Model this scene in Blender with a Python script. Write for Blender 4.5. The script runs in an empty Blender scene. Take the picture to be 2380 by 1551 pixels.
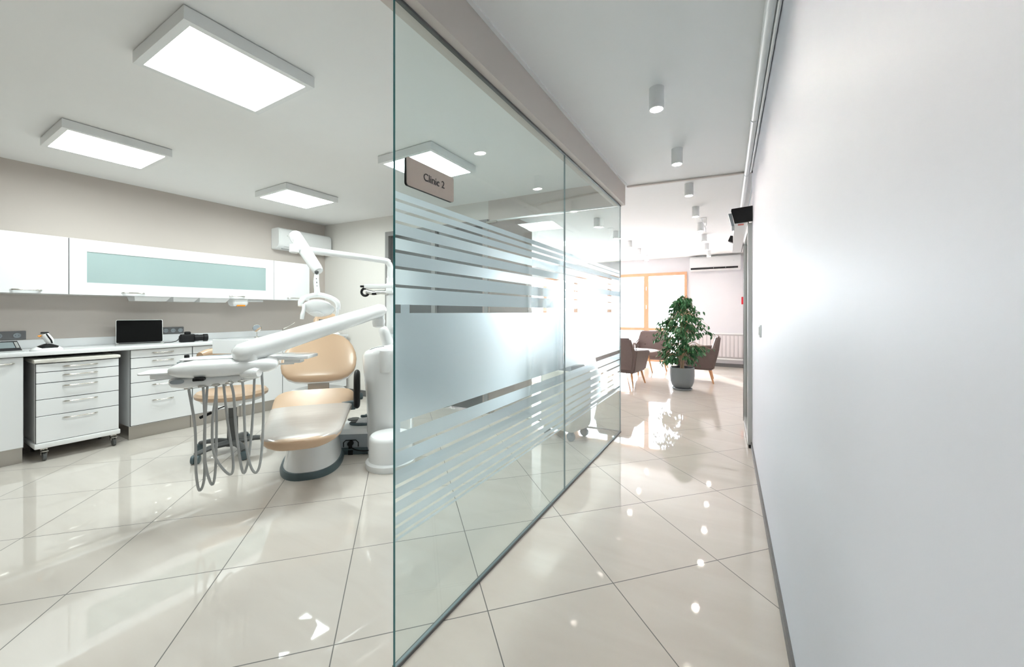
import bpy, bmesh, math, random
from mathutils import Vector, Matrix, Euler
PI = math.pi
random.seed(7)
SC = bpy.context.scene
COL = SC.collection

# ------------------------------------------------------------------ camera, world, light, exposure
TH = math.radians(30.048)              # camera turned left from the corridor axis (+Y)
CT, ST = math.cos(TH), math.sin(TH)
EYE = 1.2
F = 892.0                              # focal length in pixels of the 2380 px frame
cam_d = bpy.data.cameras.new('camera'); cam = bpy.data.objects.new('camera', cam_d); COL.objects.link(cam)
cam.location = (0, 0, EYE); cam.rotation_euler = (PI/2, 0, TH)
cam_d.sensor_width = 36; cam_d.lens = F/2380*36; cam_d.shift_y = -(775.5-726)/2380
cam_d.clip_start = 0.02; cam_d.clip_end = 400
SC.camera = cam

w = bpy.data.worlds.new('daylight'); SC.world = w; w.use_nodes = True
bg = w.node_tree.nodes['Background']; bg.inputs[0].default_value = (0.93, 0.96, 1.0, 1); bg.inputs[1].default_value = 17.0
sun_d = bpy.data.lights.new('sun', 'SUN'); sun_d.energy = 5.0; sun_d.angle = 0.02; sun_d.color = (1, .97, .92)
sun = bpy.data.objects.new('sun', sun_d); COL.objects.link(sun)
sun.rotation_euler = Vector((0.45, -0.8, -0.62)).to_track_quat('-Z', 'Y').to_euler()
sun.location = (-4, 14, 8)
PANEL_POWER = 24.0
CAN_POWER = 370.0
SC.view_settings.view_transform = 'Standard'; SC.view_settings.look = 'None'
SC.cycles.max_bounces = 6; SC.cycles.transmission_bounces = 4; SC.cycles.transparent_max_bounces = 14; SC.cycles.adaptive_threshold = 0.05; SC.cycles.adaptive_min_samples = 16; SC.cycles.use_light_tree = False; SC.cycles.diffuse_bounces = 4; SC.cycles.glossy_bounces = 3; SC.cycles.light_sampling_threshold = 0.03
SC.view_settings.gamma = 1; SC.view_settings.use_curve_mapping = False
SC.view_settings.exposure = 0.27

def at(x, y, d):
    """world point at depth d metres on the sight line measured at (x, y)"""
    u = (x-1190)/F*d; v = (726-y)/F*d
    return Vector((u*CT-d*ST, u*ST+d*CT, EYE+v))

# ------------------------------------------------------------------ materials
def mat(name, col, rough=.5, metal=0., spec=.5, noise=.03, nscale=6., bump=0., coat=0., trans=0., ior=None, emit=None, es=0.):
    m = bpy.data.materials.new(name); m.use_nodes = True
    nt = m.node_tree; b = nt.nodes['Principled BSDF']
    b.inputs['Roughness'].default_value = rough; b.inputs['Metallic'].default_value = metal
    b.inputs['Specular IOR Level'].default_value = spec
    if coat: b.inputs['Coat Weight'].default_value = coat; b.inputs['Coat Roughness'].default_value = .05
    if trans: b.inputs['Transmission Weight'].default_value = trans
    if ior: b.inputs['IOR'].default_value = ior
    tc = nt.nodes.new('ShaderNodeTexCoord'); nz = nt.nodes.new('ShaderNodeTexNoise'); nz.inputs['Scale'].default_value = nscale
    nz.inputs['Detail'].default_value = 3
    nt.links.new(tc.outputs['Object'], nz.inputs['Vector'])
    mx = nt.nodes.new('ShaderNodeMix'); mx.data_type = 'RGBA'
    mx.inputs[6].default_value = (*[max(0, c*(1-noise)) for c in col], 1)
    mx.inputs[7].default_value = (*[min(1, c*(1+noise)) for c in col], 1)
    nt.links.new(nz.outputs['Fac'], mx.inputs[0]); nt.links.new(mx.outputs[2], b.inputs['Base Color'])
    if bump:
        n2 = nt.nodes.new('ShaderNodeTexNoise'); n2.inputs['Scale'].default_value = 140; nt.links.new(tc.outputs['Object'], n2.inputs['Vector'])
        bp = nt.nodes.new('ShaderNodeBump'); bp.inputs['Strength'].default_value = bump; bp.inputs['Distance'].default_value = .002
        nt.links.new(n2.outputs['Fac'], bp.inputs['Height']); nt.links.new(bp.outputs[0], b.inputs['Normal'])
    if emit:
        b.inputs['Emission Color'].default_value = (*emit, 1); b.inputs['Emission Strength'].default_value = es
    return m

def srgb(r, g, b):
    f = lambda c: ((c/255+.055)/1.055)**2.4 if c > 10 else c/255/12.92
    return (f(r), f(g), f(b))

M = {}
M['ceiling'] = mat('white_ceiling_paint', (.93, .93, .925), .75, noise=.01)
M['wall_taupe'] = mat('taupe_wall_paint', (.60, .54, .495), .7, noise=.025, nscale=2, bump=.08)
M['wall_cream'] = mat('cream_wall_paint', (.80, .775, .735), .7, noise=.01)
M['beam'] = mat('beige_beam_paint', (.66, .60, .56), .7, noise=.01)
M['wall_white'] = mat('cool_white_satin_paint', (.765, .77, .83), .48, spec=.5, noise=.01)
M['wall_far'] = mat('pale_mauve_wall_paint', (.77, .76, .785), .7, noise=.01)
M['wall_brown'] = mat('brown_wall_paint', (.36, .30, .27), .6, noise=.03)
M['gloss_white'] = mat('white_lacquer', (.86, .87, .88), .16, coat=.3, noise=.005)
M['top_white'] = mat('white_solid_worktop', (.84, .85, .86), .14, noise=.005)
M['white_plastic'] = mat('white_plastic', (.88, .89, .89), .3, noise=.005)
M['white_enamel'] = mat('white_enamel', (.89, .90, .90), .12, coat=.4, noise=.004)
M['grey_plastic'] = mat('grey_plastic', (.33, .37, .40), .4)
M['slate'] = mat('slate_grey_trim', (.09, .13, .145), .4)
M['darkgrey'] = mat('dark_grey_plastic', (.10, .105, .105), .45)
M['black'] = mat('black_plastic', (.010, .010, .011), .45, spec=.25)
M['screen'] = mat('black_screen_glass', (.002, .002, .002), .6, spec=.1)
M['chrome'] = mat('brushed_steel', (.62, .60, .56), .22, metal=1)
M['alu'] = mat('aluminium', (.62, .63, .62), .35, metal=.85)
M['kick'] = mat('brushed_metal_plinth', (.50, .47, .43), .3, metal=.8, noise=.06, nscale=3)
M['gap'] = mat('dark_carcass_edge', (.05, .05, .055), .5)
M['peach'] = mat('peach_beige_vinyl', (.54, .375, .25), .33, coat=.12, noise=.02)
M['hose'] = mat('grey_rubber_hose', (.42, .43, .43), .5)
M['wood'] = mat('oak_wood', (.60, .30, .13), .45, noise=.15, nscale=12)
M['window_wood'] = mat('stained_window_wood', (.62, .33, .19), .4, noise=.12, nscale=10)
M['fabric'] = mat('brown_leatherette', (.15, .105, .095), .5, noise=.08, nscale=30, bump=.1)
M['pot'] = mat('grey_ceramic_pot', (.19, .21, .22), .45)
M['soil'] = mat('dark_soil', (.03, .02, .015), .9, noise=.4, nscale=60)
M['bark'] = mat('pale_bark', (.42, .30, .19), .8, noise=.2, nscale=30)
M['leaf'] = mat('green_leaf', (.04, .16, .055), .36, noise=.55, nscale=9)
M['base'] = mat('grey_skirting', (.13, .13, .13), .4)
M['radiator'] = mat('radiator_enamel', (.72, .68, .68), .35, noise=.01)
M['radiator_gap'] = mat('radiator_recess', (.52, .49, .49), .5)
M['red'] = mat('red_plastic', (.6, .005, .02), .35)
M['label_red'] = mat('red_label', (.65, .12, .10), .5)
M['orange'] = mat('orange_plastic', (.75, .28, .02), .4)
M['outlet'] = mat('grey_outlet_plastic', (.16, .16, .165), .4)
M['sign'] = mat('taupe_sign_face', (.30, .27, .25), .5, noise=.02)
M['glass_edge'] = mat('teal_glass_edge', (.03, .20, .22), .15, spec=.8)
M['door_frame'] = mat('grey_door_frame', (.27, .265, .26), .45)
M['seam'] = mat('glass_joint', (.22, .30, .32), .3)
M['cabglass'] = mat('frosted_sea_green_glass', (.36, .46, .455), .12, noise=.08, nscale=1.6)
M['door_dark'] = mat('dark_blind_glass', (.10, .10, .10), .3, noise=.1)
M['bldg'] = mat('pale_render', (.42, .42, .42), .8)
M['bldg2'] = mat('pale_roof', (.24, .19, .18), .8)
M['parapet'] = mat('white_parapet_paint', (.7, .7, .7), .8)
M['skin_dist'] = mat('grey_blue_roof', (.085, .105, .13), .7)
M['water'] = mat('clear_tumbler', (.95, .97, .97), .02, trans=1, ior=1.2)
M['screen_grey'] = mat('grey_lcd', (.22, .26, .27), .25)
M['machine'] = mat('cream_appliance_plastic', (.82, .80, .74), .4, noise=.01)
M['mirror'] = mat('mirror_glass', (.9, .9, .9), .03, metal=1)
M['diffuser_off'] = mat('opal_diffuser', (.8, .86, .84), .3)

def emission(name, col, strength):
    m = bpy.data.materials.new(name); m.use_nodes = True; nt = m.node_tree
    nt.nodes.remove(nt.nodes['Principled BSDF']); e = nt.nodes.new('ShaderNodeEmission')
    e.inputs[0].default_value = (*col, 1); e.inputs[1].default_value = strength
    nt.links.new(e.outputs[0], nt.nodes['Material Output'].inputs[0]); return m
M['panel'] = emission('lit_panel_diffuser', (.91, 1, .98), PANEL_POWER)
M['can'] = emission('lit_downlight_lens', (1, .87, .77), CAN_POWER)

def clear_glass(name, tint, refl=1.0):
    m = bpy.data.materials.new(name); m.use_nodes = True; nt = m.node_tree
    nt.nodes.remove(nt.nodes['Principled BSDF']); out = nt.nodes['Material Output']
    t = nt.nodes.new('ShaderNodeBsdfTransparent'); t.inputs[0].default_value = (*tint, 1)
    g = nt.nodes.new('ShaderNodeBsdfGlossy'); g.inputs['Roughness'].default_value = 0.0
    lw = nt.nodes.new('ShaderNodeLayerWeight'); lw.inputs['Blend'].default_value = .5      # facing = 1 - cos
    pw = nt.nodes.new('ShaderNodeMath'); pw.operation = 'POWER'; pw.inputs[1].default_value = 5
    fr = nt.nodes.new('ShaderNodeMath'); fr.operation = 'MULTIPLY_ADD'; fr.inputs[1].default_value = .96; fr.inputs[2].default_value = .05
    nt.links.new(lw.outputs['Facing'], pw.inputs[0]); nt.links.new(pw.outputs[0], fr.inputs[0])
    mu = nt.nodes.new('ShaderNodeMath'); mu.operation = 'MULTIPLY'; mu.inputs[1].default_value = refl; mu.use_clamp = True
    mx = nt.nodes.new('ShaderNodeMixShader'); nt.links.new(fr.outputs[0], mu.inputs[0]); nt.links.new(mu.outputs[0], mx.inputs[0])
    nt.links.new(t.outputs[0], mx.inputs[1]); nt.links.new(g.outputs[0], mx.inputs[2]); nt.links.new(mx.outputs[0], out.inputs[0])
    return m
M['glass'] = clear_glass('clear_greenish_glass', (.95, .988, .984))
M['window_glass'] = clear_glass('window_glass', (.98, .99, 1.0), .6)
M['vinyl'] = None

def film_mat():
    m = bpy.data.materials.new('frosted_film'); m.use_nodes = True; nt = m.node_tree
    nt.nodes.remove(nt.nodes['Principled BSDF']); out = nt.nodes['Material Output']
    r = nt.nodes.new('ShaderNodeBsdfRefraction'); r.inputs['Roughness'].default_value = .62; r.inputs['IOR'].default_value = 1.12
    r.inputs[0].default_value = (.86, .92, .98, 1)
    t = nt.nodes.new('ShaderNodeBsdfTranslucent'); t.inputs[0].default_value = (.78, .86, .94, 1)
    d = nt.nodes.new('ShaderNodeBsdfDiffuse'); d.inputs[0].default_value = (.70, .76, .82, 1)
    m1 = nt.nodes.new('ShaderNodeMixShader'); m1.inputs[0].default_value = .35
    m2 = nt.nodes.new('ShaderNodeMixShader'); m2.inputs[0].default_value = .22
    nt.links.new(r.outputs[0], m1.inputs[1]); nt.links.new(t.outputs[0], m1.inputs[2])
    nt.links.new(m1.outputs[0], m2.inputs[1]); nt.links.new(d.outputs[0], m2.inputs[2]); nt.links.new(m2.outputs[0], out.inputs[0])
    return m
M['film'] = film_mat()

def cover_mat():
    m = mat('clear_vinyl_cover', (.56, .515, .48), .25, coat=.4, noise=.01)
    nt = m.node_tree; b = nt.nodes['Principled BSDF']
    tc = nt.nodes.new('ShaderNodeTexCoord'); mp = nt.nodes.new('ShaderNodeMapping'); mp.inputs['Scale'].default_value = (1.6, 11, 1)
    nz = nt.nodes.new('ShaderNodeTexNoise'); nz.inputs['Scale'].default_value = 1.2; nz.inputs['Detail'].default_value = 1
    bp = nt.nodes.new('ShaderNodeBump'); bp.inputs['Strength'].default_value = .28; bp.inputs['Distance'].default_value = .010
    nt.links.new(tc.outputs['Object'], mp.inputs[0]); nt.links.new(mp.outputs[0], nz.inputs['Vector'])
    nt.links.new(nz.outputs['Fac'], bp.inputs['Height']); nt.links.new(bp.outputs[0], b.inputs['Normal'])
    return m
M['cover'] = cover_mat()

def floor_mat():
    m = bpy.data.materials.new('polished_porcelain_tiles'); m.use_nodes = True; nt = m.node_tree; b = nt.nodes['Principled BSDF']
    N = nt.nodes.new; L = nt.links.new
    tc = N('ShaderNodeTexCoord')
    vr = N('ShaderNodeVectorRotate'); vr.rotation_type = 'Z_AXIS'; vr.inputs['Center'].default_value = (-.463, 1.695, 0); vr.inputs['Angle'].default_value = math.radians(-46.2)
    L(tc.outputs['Object'], vr.inputs['Vector'])
    sp = N('ShaderNodeSeparateXYZ'); L(vr.outputs[0], sp.inputs[0])
    dist = []
    for ax, org, size in (('X', -.463, .5675), ('Y', 1.695, .586)):
        a = N('ShaderNodeMath'); a.operation = 'SUBTRACT'; a.inputs[1].default_value = org; L(sp.outputs[ax], a.inputs[0])
        p = N('ShaderNodeMath'); p.operation = 'PINGPONG'; p.inputs[1].default_value = size/2; L(a.outputs[0], p.inputs[0])
        dist.append(p)
        fl = N('ShaderNodeMath'); fl.operation = 'DIVIDE'; fl.inputs[1].default_value = size; L(a.outputs[0], fl.inputs[0])
        f2 = N('ShaderNodeMath'); f2.operation = 'FLOOR'; L(fl.outputs[0], f2.inputs[0]); dist.append(f2)
    mn = N('ShaderNodeMath'); mn.operation = 'MINIMUM'; L(dist[0].outputs[0], mn.inputs[0]); L(dist[2].outputs[0], mn.inputs[1])
    lt = N('ShaderNodeMath'); lt.operation = 'LESS_THAN'; lt.inputs[1].default_value = .0021; L(mn.outputs[0], lt.inputs[0])
    cb = N('ShaderNodeCombineXYZ'); L(dist[1].outputs[0], cb.inputs[0]); L(dist[3].outputs[0], cb.inputs[1])
    wn = N('ShaderNodeTexWhiteNoise'); L(cb.outputs[0], wn.inputs['Vector'])
    ad = N('ShaderNodeVectorMath'); ad.operation = 'MULTIPLY_ADD'; ad.inputs[1].default_value = (9, 9, 9)
    L(wn.outputs['Color'], ad.inputs[0]); L(tc.outputs['Object'], ad.inputs[2])
    mp = N('ShaderNodeMapping'); mp.inputs['Scale'].default_value = (1.2, 4.5, 1); L(ad.outputs[0], mp.inputs[0])
    nz = N('ShaderNodeTexNoise'); nz.inputs['Scale'].default_value = 1.6; nz.inputs['Detail'].default_value = 4; nz.inputs['Distortion'].default_value = .6; L(mp.outputs[0], nz.inputs['Vector'])
    cr = N('ShaderNodeValToRGB'); cr.color_ramp.elements[0].position = .3; cr.color_ramp.elements[1].position = .7
    cr.color_ramp.elements[0].color = (.625, .575, .52, 1); cr.color_ramp.elements[1].color = (.675, .63, .575, 1)
    L(nz.outputs['Fac'], cr.inputs[0])
    mx = N('ShaderNodeMix'); mx.data_type = 'RGBA'; L(lt.outputs[0], mx.inputs[0]); L(cr.outputs[0], mx.inputs[6]); mx.inputs[7].default_value = (.11, .10, .09, 1)
    L(mx.outputs[2], b.inputs['Base Color'])
    rr = N('ShaderNodeMath'); rr.operation = 'MULTIPLY_ADD'; rr.inputs[1].default_value = .5; rr.inputs[2].default_value = .035; L(lt.outputs[0], rr.inputs[0])
    L(rr.outputs[0], b.inputs['Roughness']); b.inputs['Specular IOR Level'].default_value = .85
    return m
M['floor'] = floor_mat()

# ------------------------------------------------------------------ mesh helpers
def NB(): return bmesh.new()

def mesh_obj(name, bm, m, parent=None, smooth=True, ang=38):
    bmesh.ops.recalc_face_normals(bm, faces=bm.faces[:])
    if smooth:
        la = math.radians(ang)
        for f in bm.faces: f.smooth = True
        for e in bm.edges:
            if len(e.link_faces) == 2 and e.calc_face_angle(0) > la: e.smooth = False
    me = bpy.data.meshes.new(name); bm.to_mesh(me); bm.free()
    for mm in (m if isinstance(m, (list, tuple)) else [m]): me.materials.append(mm)
    o = bpy.data.objects.new(name, me); COL.objects.link(o)
    if parent: o.parent = parent
    return o

def tag(o, label=None, cat=None, group=None, kind=None):
    if label: o['label'] = label
    if cat: o['category'] = cat
    if group: o['group'] = group
    if kind: o['kind'] = kind
    return o

def thing(name, label, cat, loc=(0, 0, 0), rz=0, group=None):
    o = bpy.data.objects.new(name, None); COL.objects.link(o); o.empty_display_size = .05
    o.location = loc; o.rotation_euler = (0, 0, rz)
    return tag(o, label, cat, group)

def struct(name, bm, m, parent=None):
    o = mesh_obj(name, bm, m, parent, smooth=False)
    if not parent: o['kind'] = 'structure'
    return o

def box(bm, lo, hi, bev=0, seg=2, mtx=None, mi=0):
    lo, hi = Vector(lo), Vector(hi)
    r = bmesh.ops.create_cube(bm, size=1)
    vs = r['verts']
    mt = Matrix.Translation((lo+hi)/2) @ Matrix.Diagonal((*(hi-lo), 1))
    bmesh.ops.transform(bm, matrix=mt, verts=vs)
    fs = set(f for v in vs for f in v.link_faces)
    if bev:
        es = list(set(e for v in vs for e in v.link_edges))
        rb = bmesh.ops.bevel(bm, geom=es, offset=bev, segments=seg, profile=.5, affect='EDGES')
        vs = list(set(v for f in rb['faces'] for v in f.verts) | set(v for v in vs if v.is_valid))
        fs = set(f for v in vs for f in v.link_faces)
    if mi:
        for f in fs: f.material_index = mi
    if mtx is not None: bmesh.ops.transform(bm, matrix=mtx, verts=vs)
    return vs

def prism(bm, pts, z0, z1, bev=0, seg=2, mtx=None):
    """vertical prism over a plan outline; bev rounds top and bottom edges"""
    b = [bm.verts.new((p[0], p[1], z0)) for p in pts]; t = [bm.verts.new((p[0], p[1], z1)) for p in pts]
    n = len(pts); bm.faces.new(b[::-1]); bm.faces.new(t)
    for i in range(n): bm.faces.new((b[i], b[(i+1) % n], t[(i+1) % n], t[i]))
    vs = b+t
    if bev:
        es = [e for e in set(e for v in vs for e in v.link_edges) if abs(e.verts[0].co.z-e.verts[1].co.z) < 1e-6]
        rb = bmesh.ops.bevel(bm, geom=es, offset=bev, segments=seg, profile=.5, affect='EDGES')
        vs = list(set(v for f in rb['faces'] for v in f.verts) | set(v for v in vs if v.is_valid))
    if mtx is not None: bmesh.ops.transform(bm, matrix=mtx, verts=vs)
    return vs

def rrect(w, h, r, n=5, cx=0, cy=0):
    pts = []
    for qx, qy, a0 in ((1, 1, 0), (-1, 1, 90), (-1, -1, 180), (1, -1, 270)):
        for i in range(n+1):
            a = math.radians(a0+90*i/n); pts.append((cx+qx*(w/2-r)+r*math.cos(a), cy+qy*(h/2-r)+r*math.sin(a)))
    return pts

def superell(a, b, e=2.6, n=32, cx=0, cy=0):
    out = []
    for i in range(n):
        t = 2*PI*i/n; c_, s_ = math.cos(t), math.sin(t)
        out.append((cx+a*math.copysign(abs(c_)**(2/e), c_), cy+b*math.copysign(abs(s_)**(2/e), s_)))
    return out

def loft(bm, rings, cap=True, closed=True):
    R = [[bm.verts.new(p) for p in ring] for ring in rings]
    n = len(R[0])
    for a, b in zip(R, R[1:]):
        for i in range(n if closed else n-1):
            bm.faces.new((a[i], a[(i+1) % n], b[(i+1) % n], b[i]))
    if cap:
        bm.faces.new(R[0][::-1]); bm.faces.new(R[-1])
    return [v for r in R for v in r]

def lathe(bm, prof, n=32, center=(0, 0, 0), sx=1, sy=1, mtx=None):
    c = Vector(center)
    rings = [[c+Vector((max(r, 1e-4)*math.cos(2*PI*i/n)*sx, max(r, 1e-4)*math.sin(2*PI*i/n)*sy, z)) for i in range(n)] for r, z in prof]
    vs = loft(bm, rings)
    if mtx is not None: bmesh.ops.transform(bm, matrix=mtx, verts=vs)
    return vs

def catmull(pts, sub=6, closed=False):
    P = [Vector(p) for p in pts]
    if closed: P = [P[-1]]+P+[P[0], P[1]]
    else: P = [P[0]*2-P[1]]+P+[P[-1]*2-P[-2]]
    out = []
    for i in range(1, len(P)-2):
        for k in range(sub):
            t = k/sub; a, b, c_, d = P[i-1], P[i], P[i+1], P[i+2]
            out.append(.5*((2*b)+(-a+c_)*t+(2*a-5*b+4*c_-d)*t*t+(-a+3*b-3*c_+d)*t**3))
    if not closed: out.append(P[-2])
    return out

def tube(bm, pts, r, n=12, sub=0, flat=1.0, closed=False, up=(0, 0, 1), cap=True):
    """tube along points; r a number or one radius per given point; flat squashes it along 'up'"""
    P = [Vector(p) for p in pts]
    rs = [r]*len(P) if not isinstance(r, (list, tuple)) else list(r)
    if sub:
        m0 = len(P); P = catmull(P, sub, closed)
        nr = []
        for j in range(len(P)):
            t = j/sub; i = min(int(t), m0-1); i2 = (i+1) % m0 if closed else min(i+1, m0-1); nr.append(rs[i]*(1-(t-i))+rs[i2]*(t-i))
        rs = nr
    rings = []; N_ = len(P); upv = Vector(up).normalized(); prev = None
    for i in range(N_):
        if closed: d = P[(i+1) % N_]-P[i-1]
        else: d = P[min(i+1, N_-1)]-P[max(i-1, 0)]
        d.normalize()
        if prev is None:
            a = upv if abs(upv.dot(d)) < .95 else Vector((1, 0, 0))
            x = (a-d*a.dot(d)).normalized()
        else: x = (prev-d*prev.dot(d)).normalized()
        prev = x; y = d.cross(x)
        rings.append([P[i]+x*math.cos(2*PI*k/n)*rs[i]*flat+y*math.sin(2*PI*k/n)*rs[i] for k in range(n)])
    if closed: return loft(bm, rings+[rings[0]], cap=False)
    return loft(bm, rings, cap=cap)

def cushion(bm, st, n=28, e=3.2):
    """stations: (centre, half width, half thickness, side dir, normal dir)"""
    rings = []
    for c_, hw, ht, sd, nd in st:
        c_, sd, nd = Vector(c_), Vector(sd).normalized(), Vector(nd).normalized()
        rings.append([c_+sd*p[0]+nd*p[1] for p in superell(hw, ht, e, n)])
    return loft(bm, rings)

def RZ(a): return Matrix.Rotation(a, 4, 'Z')
def dup(root, loc, rz=0, label=None, group=None):
    r = root.copy(); COL.objects.link(r); r.location = loc; r.rotation_euler = (0, 0, rz)
    if label: r['label'] = label
    if group: r['group'] = group
    for ch in list(root.children):
        c_ = ch.copy(); COL.objects.link(c_); c_.parent = r
        for g in list(ch.children):
            d = g.copy(); COL.objects.link(d); d.parent = c_
    return r

# ------------------------------------------------------------------ the setting
ZC, ZH = 2.52, 2.467                        # clinic ceiling, corridor ceiling
XL, XG = -5.40, -.985                       # left wall, glass partition
def yb(x): return 3.88+(x-XG)*.055          # back wall of the clinic, slightly skewed
def xr(y): return .172-.0138*(y-1.6)        # right wall face

def quadbox(bm, x0, x1, z0, z1, t=.12, off=0.):
    pts = [(x0, yb(x0)+off), (x1, yb(x1)+off), (x1, yb(x1)+off+t), (x0, yb(x0)+off+t)]
    return prism(bm, pts, z0, z1)

bm = NB(); box(bm, (-7, -3, -.1), (1.2, 9.9, 0)); struct('floor', bm, M['floor'])
bm = NB(); prism(bm, [(XL-.15, -3), (-.99, -3), (-.99, yb(-.99)+.05), (XL-.15, yb(XL)+.05)], ZC, ZC+.1); struct('ceiling', bm, M['ceiling'])
bm = NB(); prism(bm, [(-.99, -3), (1.2, -3), (1.2, 9.9), (-7, 9.9), (-7, 3.72), (XL, yb(XL)+.06), (-.99, yb(-.99)+.06)], ZH, ZH+.12); struct('ceiling', bm, M['ceiling'])
bm = NB(); box(bm, (XL-.15, -3, 0), (XL, yb(XL)+.1, ZC)); struct('wall_left', bm, M['wall_taupe'])
bm = NB(); quadbox(bm, XL, -4.15, 0, ZC); quadbox(bm, -4.15, -2.52, 2.30, ZC); struct('wall_back', bm, M['wall_cream'])
bm = NB(); quadbox(bm, -2.52, -1.04, 2.285, ZC, t=.10); struct('wall_back_header', bm, M['beam'])
bm = NB(); quadbox(bm, -2.60, -2.50, 0, 2.30, t=.1); box(bm, (-2.66, 3.88, 0), (-2.53, 4.95, ZH)); struct('wall_brown', bm, M['wall_brown'])
bm = NB(); prism(bm, [(xr(-3), -3), (xr(4.03), 4.03), (.9, 4.03), (.9, -3)], 0, ZH); struct('wall_right', bm, M['wall_white'])
bm = NB(); box(bm, (.75, 4.03, 0), (.9, 9.9, ZH)); struct('wall_right_recess', bm, M['wall_far'])
bm = NB()
box(bm, (-.933, 9.65, 0), (.9, 9.85, ZH)); box(bm, (-6.6, 9.65, 2.13), (-.933, 9.85, ZH)); box(bm, (-7, 9.65, 0), (-6.27, 9.85, ZH)); struct('wall_far', bm, M['wall_far'])
bm = NB(); box(bm, (-7, 3.6, 0), (-6.85, 9.9, ZH)); struct('wall_far_left', bm, M['wall_far'])
bm = NB(); box(bm, (-6.9, 4.83, 0), (-2.66, 4.95, ZH)); struct('wall_inner', bm, M['wall_far'])
bm = NB(); box(bm, (XL-.1, -3.1, 0), (1.0, -3.0, ZC)); struct('wall_front', bm, M['wall_cream'])
# beam over the glass partition
bm = NB(); prism(bm, [(-1.045, -3), (-.937, -3), (-.937, 3.87), (-1.045, 3.87)], 2.265, ZC); struct('trim_1', bm, M['beam'])
# strip across the corridor ceiling
bm = NB(); prism(bm, [(-.93, 3.905), (.16, 4.045), (.157, 4.075), (-.93, 3.935)], ZH-.014, ZH); struct('trim_2', bm, M['beam'])
bm = NB(); prism(bm, [(-.936, -3), (-.916, -3), (-.916, 3.87), (-.936, 3.87)], ZH-.008, ZH); struct('trim_3', bm, M['ceiling'])
bm = NB(); box(bm, (-.75, 9.60, ZH-.05), (.6, 9.65, ZH)); struct('ceiling_shade_strip', bm, M['alu'])  # grey strip standing in for the shadow gradient along the far ceiling
# skirtings
bm = NB(); prism(bm, [(xr(-3)-.010, -3), (xr(4.0)-.010, 4.0), (xr(4.0), 4.0), (xr(-3), -3)], 0, .052); struct('baseboard_right', bm, M['base'])
bm = NB(); box(bm, (-.93, 9.635, 0), (.75, 9.65, .075)); struct('baseboard_far', bm, M['base'])
bm = NB(); quadbox(bm, -4.86, -4.2, 0, .085, t=.012, off=-.012); struct('baseboard_back', bm, M['base'])

# dark glazed door of the clinic's back wall
dr = thing('door_1', None, None); dr['kind'] = 'structure'
bm = NB()
quadbox(bm, -4.15, -4.09, 0, 2.30, t=.10, off=-.015); quadbox(bm, -2.57, -2.52, 0, 2.30, t=.10, off=-.015)
quadbox(bm, -4.09, -2.57, 2.24, 2.30, t=.10, off=-.015); quadbox(bm, -3.36, -3.30, 0, 2.24, t=.08, off=-.01)
mesh_obj('door_frame', bm, M['door_frame'], dr, smooth=False)
for a, b in ((-4.09, -3.36), (-3.30, -2.57)):
    bm = NB(); quadbox(bm, a, b, .02, 2.24, t=.02, off=.03)
    mesh_obj('door_leaf', bm, M['door_dark'], dr, smooth=False)

# far windows
PANE = .893
wx = -.933
for k in range(6):
    x1 = -.933-k*PANE; x0 = x1-PANE
    wn = thing('window_%d' % (k+1), None, None); wn['kind'] = 'structure'
    bm = NB(); fw = .055
    box(bm, (x0, 9.60, .02), (x0+fw, 9.70, 2.13)); box(bm, (x1-fw, 9.60, .02), (x1, 9.70, 2.13))
    box(bm, (x0+fw, 9.60, .02), (x1-fw, 9.70, .10)); box(bm, (x0+fw, 9.60, 2.06), (x1-fw, 9.70, 2.13)); box(bm, (x0+fw, 9.61, .76), (x1-fw, 9.69, .83))
    mesh_obj('window_frame', bm, M['window_wood'], wn, smooth=False)
    bm = NB(); box(bm, (x0+fw, 9.65, .10), (x1-fw, 9.656, .76)); box(bm, (x0+fw, 9.65, .83), (x1-fw, 9.656, 2.06))
    mesh_obj('window_pane', bm, M['window_glass'], wn, smooth=False)
    if k in (1, 3):
        bm = NB()
        for z in (1.28, 1.72): box(bm, (x1-.008, 9.585, z), (x1+.012, 9.602, z+.09), .003)
        mesh_obj('window_hinge', bm, M['white_plastic'], wn)

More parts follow.
